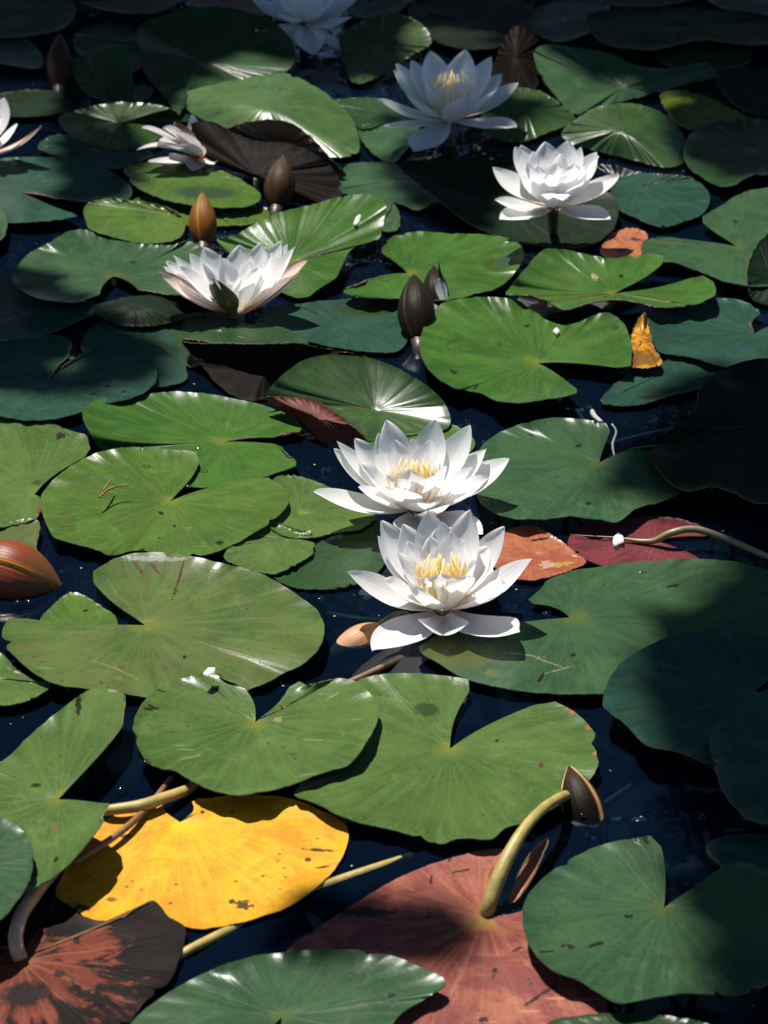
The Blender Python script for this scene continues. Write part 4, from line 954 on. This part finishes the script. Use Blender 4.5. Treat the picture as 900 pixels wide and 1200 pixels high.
flap('glossy dark green cupped', 'redback', 1, (375, 491, 2.5), [(311, 466, 2.4), (340, 465, 3.0), (366, 468, 3.2), (394, 484, 3.0), (417, 503, 2.4), (430, 517, 1.4), (402, 523, .5), (375, 517, .4), (350, 497, .6), (328, 480, 1.2)], pw=2.4, rip=.02, dome=0)
flap('large pink upturned', 'salmon', .5, (618, 1018, 1.0), [(642, 983, 1.8), (636, 1000, 1.6), (622, 1030, 1.2), (604, 1056, .5), (596, 1058, .4), (606, 1028, .8), (622, 1000, 1.4), (634, 986, 1.8)], rip=.01, nth=60, nr=8, jit=.3)

# stalks of the upturned pads
def stalk_on(txt, pts, radii, mat):
    t = pad_by(txt)
    tube('leaf_stalk', [at(*p) for p in pts], radii, M[mat], t, t.location.copy(), 12, 8)
stalk_on('large pink upturned', [(568, 1076, -1.6), (570, 1070, .2), (578, 1045, 1.3), (590, 1015, 2.4), (612, 975, 3.4), (636, 948, 3.2), (654, 936, 2.4), (664, 932, .6), (672, 926, -2), (690, 915, -6)], [.0052, .0050, .0038, .0035, .0038, .0036, .0035, .0034], 'stalk_yellow')
stalk_on('purple red upturned', [(672, 627, .55), (720, 630, .6), (766, 634, .7), (785, 625, 1.6), (812, 620, 1.8), (842, 628, 1.4), (880, 644, 1.0), (915, 660, .4), (960, 690, -3)], [.0004, .0008, .0030, .003, .0027, .0026, .0026], 'stalk_olive')
stalk_on('reddish brown decaying', [(24, 1124, .7), (18, 1105, 1.6), (22, 1080, 2.4), (38, 1052, 1.9), (60, 1025, .5), (100, 990, -3)], [.0048, .0045, .004, .004], 'stalk_pink')

# ------------------------------------------------------------------ flowers
F = {}
F['near'] = flower('nearest open white flower facing up with a full yellow centre', 519, 716, 1.3, [
    (502, 598, 'b', 'm', {'L': 8.2}), (551, 597, 'b', 'm', {'L': 8.2}), (591, 617, 'b', 'm', {'L': 8.1}), (447, 610, 'b', 'm', {'L': 8.4}), (443, 628, 'b', 'm', {'L': 8.0}),
    (623, 655, 'f', 'o', {'L': 8.4}), (407, 670, 'f', 'o', {'L': 8.4}), (592, 683, 'f', 'm', {'L': 6.6, 'w': 2.6}), (451, 679, 'f', 'm', {'L': 5.8}),
    (484, 690, 'f', 'm', {'L': 5.2, 'w': 2.7, 'curl': .1}), (517, 672, 'f', 'm', {'L': 5.2, 'w': 2.6}), (547, 675, 'f', 'm', {'L': 5.6, 'w': 2.6}), (501, 677, 'f', 'i', {'L': 4.8, 'w': 2.7}), (533, 679, 'f', 'i', {'L': 4.8, 'w': 2.7}), (571, 640, 'b', 'm', {'L': 6.4}),
    (472, 614, 'b', 'm', {'L': 7.6}), (466, 648, 'f', 'i', {'L': 6}), (519, 612, 'b', 'm', {'L': 7.3}), (545, 632, 'b', 'i', {'L': 6}), (504, 628, 'b', 'i', {'L': 6.2}), (558, 656, 'f', 'i', {'L': 5.6}),
    (478, 634, 'b', 'i', {'L': 6}), (530, 622, 'b', 'i', {'L': 6.4}),
    (437, 762, 'f', 'l', {'L': 8.3, 'w': 3.2, 'cup': .3}), (609, 739, 'f', 'l', {'L': 8.0, 'w': 3.4, 'cup': .3}), (520, 744, 'f', 'l', {'L': 5.4, 'w': 3.2, 'cup': .5}),
    (574, 660, 'b', 'o', {'L': 6.6})], n_st=98, fill=0, st_len=3.5)
F['rear'] = flower('open white flower just behind the nearest one, its left petal lying flat', 486, 598, 2.0, [
    (453, 492, 'b', 'm', {'L': 8.1}), (510, 491, 'b', 'm', {'L': 8.3}), (551, 498, 'b', 'm', {'L': 8.8}), (570, 526, 'b', 'm', {'L': 8.2}), (596, 537, 'b', 'o', {'L': 9.2}),
    (572, 559, 'f', 'o', {'L': 7.2}), (368, 575, 'f', 'o', {'L': 8.7}), (420, 571, 'f', 'm', {'L': 6}), (391, 526, 'b', 'm', {'L': 8.6, 'w': 2.2}), (395, 517, 'b', 'm', {'L': 8.8, 'w': 2.0}),
    (416, 514, 'b', 'm', {'L': 8.0}), (443, 507, 'b', 'm', {'L': 7.6}), (484, 514, 'b', 'i', {'L': 6.6}), (524, 592, 'f', 'l', {'L': 5.4, 'w': 2.6}), (480, 549, 'f', 'm', {'L': 5.2, 'w': 2.6}),
    (521, 546, 'f', 'm', {'L': 6.0, 'w': 2.6}), (463, 571, 'f', 'm', {'L': 5.2, 'w': 2.8}), (537, 543, 'b', 'm', {'L': 6.2}), (424, 543, 'f', 'm', {'L': 6.4}), (453, 556, 'f', 'i', {'L': 4.8}),
    (505, 515, 'b', 'i', {'L': 6.4}), (462, 515, 'b', 'i', {'L': 6.4}), (553, 548, 'f', 'm', {'L': 6.4, 'w': 2.2}), (505, 590, 'f', 'm', {'L': 4.6, 'w': 2.6}), (471, 561, 'f', 'i', {'L': 4.8, 'w': 2.7}), (507, 558, 'f', 'i', {'L': 4.8, 'w': 2.7}),
    (484, 624, 'f', 'l', {'L': 5.6, 'w': 2.8, 'mat': 'outer'}), (548, 615, 'f', 'l', {'L': 6.6, 'w': 3.0, 'mat': 'outer'}), (566, 625, 'f', 'l', {'L': 7.4, 'w': 2.6, 'mat': 'outer'})], n_st=90, fill=0, st_len=3.4)
F['cup'] = flower('low cup shaped white flower with green sepal in front, seen from the side', 279, 366, .9, [
    (186, 319, 'f', 's', {'L': 8.8, 'w': 3.0, 'bulge': .10}), (359, 305, 'f', 's', {'L': 8.8, 'w': 3.1, 'bulge': .08}), (251, 326, 'f', 'g', {'L': 5.4, 'w': 3.4, 'cup': .5, 'bulge': .16}),
    (192, 312, 'b', 'm', {'L': 8.9}), (195, 306, 'b', 'm', {'L': 8.6}), (203, 299, 'b', 'm', {'L': 8.4, 'w': 2.0}), (223, 297, 'b', 'm', {'L': 7.9}), (239, 290, 'b', 'm', {'L': 7.9, 'w': 2.7}),
    (258, 299, 'f', 'm', {'L': 6.6, 'w': 2.7}), (281, 287, 'b', 'm', {'L': 7.6, 'w': 2.7}), (307, 284, 'b', 'm', {'L': 7.9, 'w': 2.5}), (330, 282, 'b', 'm', {'L': 8.7, 'w': 2.3}),
    (337, 286, 'b', 'm', {'L': 8.6, 'w': 2.0}), (345, 290, 'f', 'm', {'L': 8.8, 'w': 3.1}), (318, 297, 'f', 'm', {'L': 7.4, 'w': 3.0}), (264, 303, 'f', 'm', {'L': 6.3, 'w': 3.1}), 
    (210, 312, 'f', 'm', {'L': 7.6, 'w': 3.1}), (292, 305, 'f', 'm', {'L': 6.2, 'w': 3.0}), (238, 308, 'f', 'm', {'L': 6.6, 'w': 3.3}), (303, 312, 'f', 'm', {'L': 6.2, 'w': 3.1})], n_st=16, fill=0, st_len=2.4)
fb = at(648, 244, 5.5)
F['bright'] = flower('brightest white flower held above the water on a dark stalk', 648, 243, 5.4, [
    (577, 196, 'b', 'o', {'L': 8.4}), (726, 205, 'b', 'o', {'L': 8.4}), (580, 234, 'f', 'o', {'L': 6.8, 'w': 2.5}), (586, 257, 'f', 'l', {'L': 7.4, 'w': 2.9}), (715, 257, 'f', 'l', {'L': 7.4, 'w': 2.9}),
    (604, 172, 'b', 'm', {'L': 8.3}), (610, 170, 'b', 'm', {'L': 8.3}), (639, 166, 'b', 'm', {'L': 7.9, 'w': 2.9}), (666, 164, 'b', 'm', {'L': 8.1, 'w': 2.8}), (681, 172, 'b', 'm', {'L': 7.8, 'w': 2.0}),
    (699, 178, 'b', 'm', {'L': 8.1}), (701, 183, 'f', 'm', {'L': 7.9, 'w': 2.7}), (625, 177, 'b', 'm', {'L': 7.0}), (612, 206, 'f', 'm', {'L': 6.2, 'w': 2.9}), (692, 209, 'f', 'm', {'L': 6.2, 'w': 2.9}),
    (651, 227, 'f', 'm', {'L': 5.6, 'w': 3.0}), (652, 190, 'f', 'm', {'L': 5.8, 'w': 3.0}), (630, 194, 'f', 'm', {'L': 6.0, 'w': 3.0}), (673, 192, 'f', 'm', {'L': 6.2, 'w': 3.0}), (618, 190, 'f', 'm', {'L': 6.8, 'w': 2.8}), (686, 193, 'f', 'm', {'L': 6.6, 'w': 2.8}),
    (640, 204, 'f', 'i', {'L': 5.2, 'w': 2.6}), (664, 205, 'f', 'i', {'L': 5.2, 'w': 2.6})], n_st=10, fill=4, fillL=4.6, st_len=2.4, stalk_to=at(648, 312, -6))
F['shaded'] = flower('large shaded white flower with yellow centre and one petal drooping', 527, 141, 3.2, [
    (444, 116, 'f', 'o', {'L': 9}), (449, 148, 'f', 'o', {'L': 8.6, 'w': 1.8}), (484, 177, 'f', 'l', {'L': 8.2, 'w': 3.6, 'cup': .25}), (606, 148, 'f', 'l', {'L': 8.8, 'w': 3.0}), (607, 97, 'b', 'o', {'L': 9.6}),
    (588, 86, 'b', 'm', {'L': 9, 'w': 2.8}), (576, 66, 'b', 'm', {'L': 9.4, 'w': 2.9}), (546, 58, 'b', 'm', {'L': 9, 'w': 3.2}), (504, 60, 'b', 'm', {'L': 9, 'w': 3.0}), (464, 75, 'b', 'm', {'L': 9.6}), (461, 82, 'b', 'm', {'L': 9.4}),
    (482, 71, 'b', 'm', {'L': 9}), (476, 111, 'f', 'm', {'L': 7, 'w': 2.2}), (499, 97, 'f', 'm', {'L': 6.2, 'w': 2.6}), (515, 101, 'f', 'm', {'L': 5.6, 'w': 2.8}), (539, 95, 'f', 'm', {'L': 6.2, 'w': 2.6}), (556, 92, 'f', 'm', {'L': 6.6, 'w': 2.7}),
    (546, 119, 'f', 'l', {'L': 5.2, 'w': 3.6, 'curl': .15, 'mat': 'petal'}), (526, 75, 'b', 'm', {'L': 7.4}), (553, 76, 'b', 'm', {'L': 8}), (481, 117, 'f', 'm', {'L': 6.6, 'w': 2.6}), (582, 104, 'f', 'm', {'L': 7.6, 'w': 2.8}), (567, 100, 'f', 'm', {'L': 7, 'w': 2.6}), (490, 88, 'b', 'm', {'L': 7.5})],
    n_st=80, fill=0, st_len=4.7)
F['top'] = flower('topmost white flower in deep shade, cut by the top edge', 355, 28, 3.2, [
    (299, 36, 'f', 'o', {'L': 8.2, 'w': 1.8}), (325, 58, 'f', 'l', {'L': 7.6, 'w': 2.7}), (368, 64, 'f', 'l', {'L': 7, 'w': 3.2}), (415, 69, 'f', 'o', {'L': 9.2, 'w': 1.9}), (412, 20, 'f', 'o', {'L': 8, 'w': 2.5}), (327, 16, 'f', 'm', {'L': 5.8, 'w': 2.6}),
    (377, 11, 'f', 'm', {'L': 5.4, 'w': 2.7}), (293, -6, 'b', 'o', {'L': 8.8, 'w': 2.6}), (420, -6, 'b', 'o', {'L': 9, 'w': 2.6}), (312, -22, 'b', 'm', {'L': 8.6}), (338, -38, 'b', 'm', {'L': 8.8}), (366, -40, 'b', 'm', {'L': 8.8}), (392, -28, 'b', 'm', {'L': 8.6}), (406, -16, 'b', 'm', {'L': 8.6}),
    (350, -8, 'f', 'm', {'L': 6.4, 'w': 2.9}), (330, -8, 'f', 'm', {'L': 6.8, 'w': 2.6}), (375, -8, 'f', 'm', {'L': 6.8, 'w': 2.6}), (394, -4, 'f', 'm', {'L': 7, 'w': 2.5})], n_st=26, fill=7, fillL=4.6)
F['edge'] = flower('white flower mostly outside the left edge, showing three petals', -24, 181, 2.0, [
    (49, 147, 'f', 's', {'L': 8.4, 'w': 1.7, 'mat': 'sepal_pink'}), (20, 145, 'f', 'o', {'L': 6.6, 'w': 2.6}), (5, 114, 'b', 'm', {'L': 8.4, 'w': 2.8}), (-20, 100, 'b', 'm', {'L': 8.6}), (-50, 106, 'b', 'm', {'L': 8.6}), (-78, 122, 'b', 'm', {'L': 8.6}),
    (-95, 150, 'b', 'o'), (-90, 178, 'f', 'o'), (-50, 200, 'f', 'l'), (-10, 140, 'f', 'm', {'L': 6}), (-35, 140, 'f', 'm', {'L': 6})], n_st=16, fill=6)
F['wilt'] = flower('wilted white flower collapsed against the black brown curled leaf', 236, 188, 1.6, [
    (166, 149, 'f', 'm', {'L': 8.6, 'w': 1.9, 'bulge': -.04}), (160, 176, 'f', 'm', {'L': 7.8, 'w': 1.2, 'bulge': -.12}), (173, 189, 'f', 'm', {'L': 6.4, 'w': 2.0}), (191, 150, 'f', 'm', {'L': 6.2, 'w': 2.6, 'bulge': -.05}), (206, 153, 'f', 'm', {'L': 5.6, 'w': 2.8, 'bulge': -.04}),
    (225, 134, 'b', 'm', {'L': 6.2, 'w': 1.5, 'bulge': .16}), (184, 172, 'f', 'm', {'L': 6.2, 'w': 3.0, 'bulge': -.06}), (198, 186, 'f', 'm', {'L': 4.8, 'w': 2.6}), (251, 192, 'f', 'm', {'L': 3.2, 'w': 2.0}), (226, 200, 'f', 'm', {'L': 3.4, 'w': 2.0}), (210, 170, 'f', 'm', {'L': 4.6, 'w': 3.4, 'bulge': -.05}),
    (205, 143, 'b', 'm', {'L': 5.6, 'w': 2.2, 'mat': 'stalk_brown'})], n_st=0, fill=0, wilted=True, group='open white water lily flowers', stalk_to=at(250, 205, -6))

# ------------------------------------------------------------------ buds
M['bud_orange'] = petal_mat('bud_orange', (0.20, 0.12, 0.03), (0.24, 0.085, 0.010), (0.13, 0.04, 0.008), 0.35, (0.60, 0.25, 0.03), 0.85, 0.45, 0.2)
M['bud_dark'] = petal_mat('bud_dark', (0.016, 0.013, 0.007), (0.013, 0.009, 0.005), (0.013, 0.008, 0.005), 0.08, (0.04, 0.018, 0.010), 0.5, 0.45, 0.08)
M['bud_brown'] = petal_mat('bud_brown', (0.055, 0.038, 0.018), (0.045, 0.022, 0.010), (0.035, 0.015, 0.008), 0.12, (0.09, 0.035, 0.014), 0.5, 0.5, 0.12)
M['bud_red'] = petal_mat('bud_red', (0.14, 0.08, 0.03), (0.19, 0.040, 0.012), (0.10, 0.022, 0.012), 0.2, (0.60, 0.22, 0.03), 0.9, 0.4, 0.25)
M['bud_split'] = petal_mat('bud_split', (0.03, 0.018, 0.008), (0.005, 0.0035, 0.0025), (0.004, 0.003, 0.002), 0.05, (0.60, 0.36, 0.14), 0.95, 0.45, 0.08)
M['bud_pale'] = petal_mat('bud_pale', (0.55, 0.42, 0.25), (0.45, 0.22, 0.09), (0.30, 0.08, 0.03), 0.2, (0.4, 0.12, 0.04), 0.6, 0.4)
bud('sunlit amber bud standing upright left of the low cup shaped flower', 238, 290, .6, (237, 225, 6.6, 'b'), 1.45, 'bud_orange', twist=.85)
bud('dull olive brown bud in the shade of the black brown curled leaf', 324, 246, .8, (332, 182, 7.0, 'b'), 1.62, 'bud_brown', twist=.2)
bud('glossy blackish bud in front of its torn companion', 490, 402, .3, (485, 321, 8.2, 'b'), 1.75, 'bud_dark', twist=.5)
bud('smaller blackish bud with a white petal strip showing', 512, 366, .4, (508, 311, 6.0, 'b'), 1.25, 'bud_dark', twist=.1)
bud('fat red and orange bud lying in the water at the left edge', -45, 655, 1.6, (76, 694, 8.8, 'f'), 2.7, 'bud_red', n_sep=4, twist=1.35, peak=.5)
bud('dark bud with pale gaping sepal margins beside the thick yellow stalk', 702, 1012, -2.6, (667, 898, 7.3, 'b'), 1.5, 'bud_split', n_sep=3, twist=1.95, open_=.1, peak=.5, core='bud_dark')
bud('half sunken orange and cream bud left of the nearest flower', 452, 738, -.2, (382, 772, 5.6, 'f'), 1.3, 'bud_pale', twist=.4, stalk=True)
bud('pointed brown bud near the top left corner', 69, 106, .6, (70, 38, 8.5, 'b'), 1.45, 'bud_brown', twist=.7)
# torn white strip on the smaller blackish bud
bt = next(o for o in bpy.data.objects if o.get('label', '').startswith('smaller blackish'))
petal_mesh('petal', bt, bt.location.copy(), at(521, 357, 1.2), at(514, 326, 3.4), .012, M['petal'], .3, .04)
petal_mesh('sepal', bt, bt.location.copy(), at(522, 350, 1.0), at(514, 306, 5.2), .010, M['bud_dark'], .3, .05)

# ------------------------------------------------------------------ loose stems, scraps, twigs and beads added for rim glints
stem('thick yellowish stem crossing the open water left of the yellow pad', [(112, 952, .6), (130, 949, 1.0), (165, 944, 1.1), (190, 936, 1.0), (214, 928, .6), (235, 915, -.5)], [.0035, .0044, .0042, .003], 'stalk_yellow')
stem('reddish brown stem lying over the left end of the yellow pad', [(85, 1012, .9), (120, 990, .9), (150, 968, .9), (180, 938, .6), (200, 912, .1)], [.0024, .0026, .002], 'stalk_brown')
stem('long olive stem running under water right of the yellow pad', [(190, 1134, -.6), (215, 1117, .2), (250, 1099, .1), (290, 1080, -.25), (350, 1050, -.2), (400, 1031, -.15), (450, 1014, -.2), (500, 998, -.5)], [.003, .0036, .0036, .003], 'stalk_yellow')
stem('tan stem dipping into the water below the half sunken bud', [(395, 806, .3), (420, 795, .4), (450, 781, .3), (475, 769, -.4), (498, 758, -1.6)], [.0026, .0026, .003], 'stalk_brown')
stem('faint greenish stem under water left of the nearest flower', [(370, 715, -2), (395, 722, -1.4), (430, 727, -1.2), (470, 730, -2)], .0028, 'stalk_yellow')
stem('dim stem under water right of the gaping bud', [(705, 945, -3), (730, 928, -2.6), (760, 910, -2.6), (800, 890, -3.5)], .0028, 'stalk_olive')
stem('horizontal dim stem deep under water near the right edge', [(690, 962, -5), (760, 962, -4.5), (830, 964, -4.5), (890, 968, -5)], .0028, 'stalk_grey')
stem('slanting dim stem under water above the big dark green pad', [(786, 920, -5), (800, 955, -4), (818, 995, -3.5), (832, 1020, -4)], .0028, 'stalk_grey')
stem('pale submerged stem right of the blue green pad with fibre', [(715, 520, -1), (755, 510, -1.5), (800, 500, -2), (840, 485, -3)], .0024, 'stalk_grey')
stem('short whitish stub poking up left of the pad with fibre', [(692, 477, -.8), (697, 488, .3), (705, 495, .5)], [.0018, .0026, .002], 'stalk_grey')
stem('twisted pale fibre hanging in the notch of the blue green pad', [(717, 497, 1.6), (722, 505, 1.2), (718, 520, .6), (721, 540, .2)], [.001, .0012, .0008], 'stalk_grey')
stem('faint stem under open water below the lit side notched pad', [(666, 462, -4), (672, 475, -3), (682, 490, -3), (690, 505, -4)], .002, 'stalk_grey')
def scrap(label, pts, h, mat, cat='petal scrap', name='petal_scrap', th=.0014, group='petal scraps'):
    Pt = [at(x, y, h) for x, y in pts]
    c = sum(Pt, Vector()) / len(Pt)
    n = len(Pt)
    V = [c + Vector((0, 0, .0022))] + [p + Vector((0, 0, .0006 * (i % 2))) for i, p in enumerate(Pt)] + [p - Vector((0, 0, th)) for p in Pt]
    F_ = [(0, 1 + i, 1 + (i + 1) % n) for i in range(n)] + [(1 + i, 1 + n + i, 1 + n + (i + 1) % n, 1 + (i + 1) % n) for i in range(n)]
    F_.append(tuple(1 + n + i for i in range(n - 1, -1, -1)))
    o = mesh_obj(name, V, F_, M[mat], None, c, [(.5, .6)] * len(V), smooth=False)
    return tag(o, label, cat, group)
scrap('white petal scrap lying on the purple upturned pad', [(719, 629), (724, 624), (730, 628), (731, 634), (725, 636), (720, 639), (718, 634)], .75, 'petal')
scrap('tiny white petal fleck on the vivid green pad with curled rim', [(414, 262), (417, 255), (421, 251), (423, 253), (421, 259), (417, 263)], 3.6, 'petal')
scrap('small whitish scrap on the upper rim of the heart shaped pad', [(238, 789), (244, 783), (252, 782), (251, 787), (243, 791)], 2.9, 'petal')
scrap('tiny white fleck on the lit side notched pad', [(648, 387), (652, 384), (656, 387), (652, 391)], 2.0, 'petal')
stem('curved brown twig on the rounded light green pad', [(116, 583, 2.1), (125, 575, 2.15), (138, 570, 2.1), (151, 568, 2.15)], [.0009, .001, .0005], 'stalk_brown', group='twig scraps', name='twig')
stem('short brown twig crossing the curved one', [(121, 575, 2.25), (126, 568, 2.2), (130, 562, 2.1)], [.0008, .001, .0006], 'stalk_brown', group='twig scraps', name='twig')

BEADS = [(538, 985, 0.4, 0), (279, 935, .3, 0), (84, 808, .2, 0), (171, 893, 2.0, 0), (618, 813, .4, 1), (648, 815, .4, 1), (655, 814, .4, 1), (727, 1181, .3, 0), (690, 936, .3, 0), (752, 672, .6, 1), (757, 673, .6, 1), (641, 719, .4, 0), (591, 609, .4, 0), (596, 471, .6, 1), (624, 470, .6, 1), (727, 462, .2, 0), (681, 430, .4, 0), (728, 434, .4, 0), (727, 475, .3, 0),
         (775, 267, .4, 0), (866, 334, .4, 1), (870, 334, .4, 1), (834, 326, .4, 0), (866, 222, .5, 0), (22, 263, .4, 0), (106, 237, .4, 0), (136, 241, .4, 0), (164, 250, 1.5, 0), (172, 210, 1.6, 0), (265, 257, .6, 1), (278, 257, .6, 1), (287, 257, .6, 1), (481, 212, .9, 0), (324, 243, .6, 0), (221, 571, .5, 0), (168, 527, 2.2, 1), (233, 526, 2.2, 1), (21, 706, .4, 0), (34, 705, .4, 0), (684, 955, .4, 0), (581, 745, 1, 0), (142, 925, .3, 0), (897, 653, .5, 0), (375, 702, 2.3, 0), (152, 788, .4, 0), (580, 613, .4, 0), (300, 369, .4, 0), (233, 369, .4, 0)]
def bead_mesh(r):
    V, F_ = [], []
    for j in range(7):
        th = math.pi / 2 * j / 6
        for i in range(14):
            V.append(Vector((r * math.cos(th) * math.cos(2 * math.pi * i / 14), r * math.cos(th) * math.sin(2 * math.pi * i / 14), r * .62 * math.sin(th))))
    for j in range(6):
        for i in range(14):
            F_.append((j * 14 + i, j * 14 + (i + 1) % 14, (j + 1) * 14 + (i + 1) % 14, (j + 1) * 14 + i))
    return V, F_
V, F_ = bead_mesh(.0034)
b0 = mesh_obj('glint_bead', V, F_, M['bead'])  # beads stand in for sun glints where water meets the pad rims
for k, (x, y, h, q) in enumerate(BEADS):
    o = b0 if k == 0 else b0.copy()
    if k: COL.objects.link(o)
    o.location = at(x, y, h)
    s_ = 0.75 + 0.5 * ((k * 37) % 10) / 10
    o.scale = (s_ * (1.0 if (k % 3) else 1.3), s_, s_)
    tag(o, 'small bead added for a sun glint at the rim of a pad', 'water bead', 'beads added for sun glints on the pad rims')

# flecks of pollen and dust floating on the water
def flecks():
    rng = random.Random(5)
    V, F_ = [], []
    for _ in range(420):
        p = at(rng.uniform(-60, 960), rng.uniform(60, 1230), 0)
        r = rng.uniform(.0003, .0008); k = len(V); a0 = rng.uniform(0, 3)
        for q in range(5):
            V.append((p.x + r * math.cos(a0 + q * 1.2566) * 1.4, p.y + r * math.sin(a0 + q * 1.2566), .0007))
        F_.append(tuple(range(k, k + 5)))
    o = mesh_obj('pollen_flecks', V, F_, M['stalk_grey'], smooth=False)
    tag(o, 'sparse flecks of pollen and dust drifting on the dark water', 'pollen', None, 'stuff')
flecks()
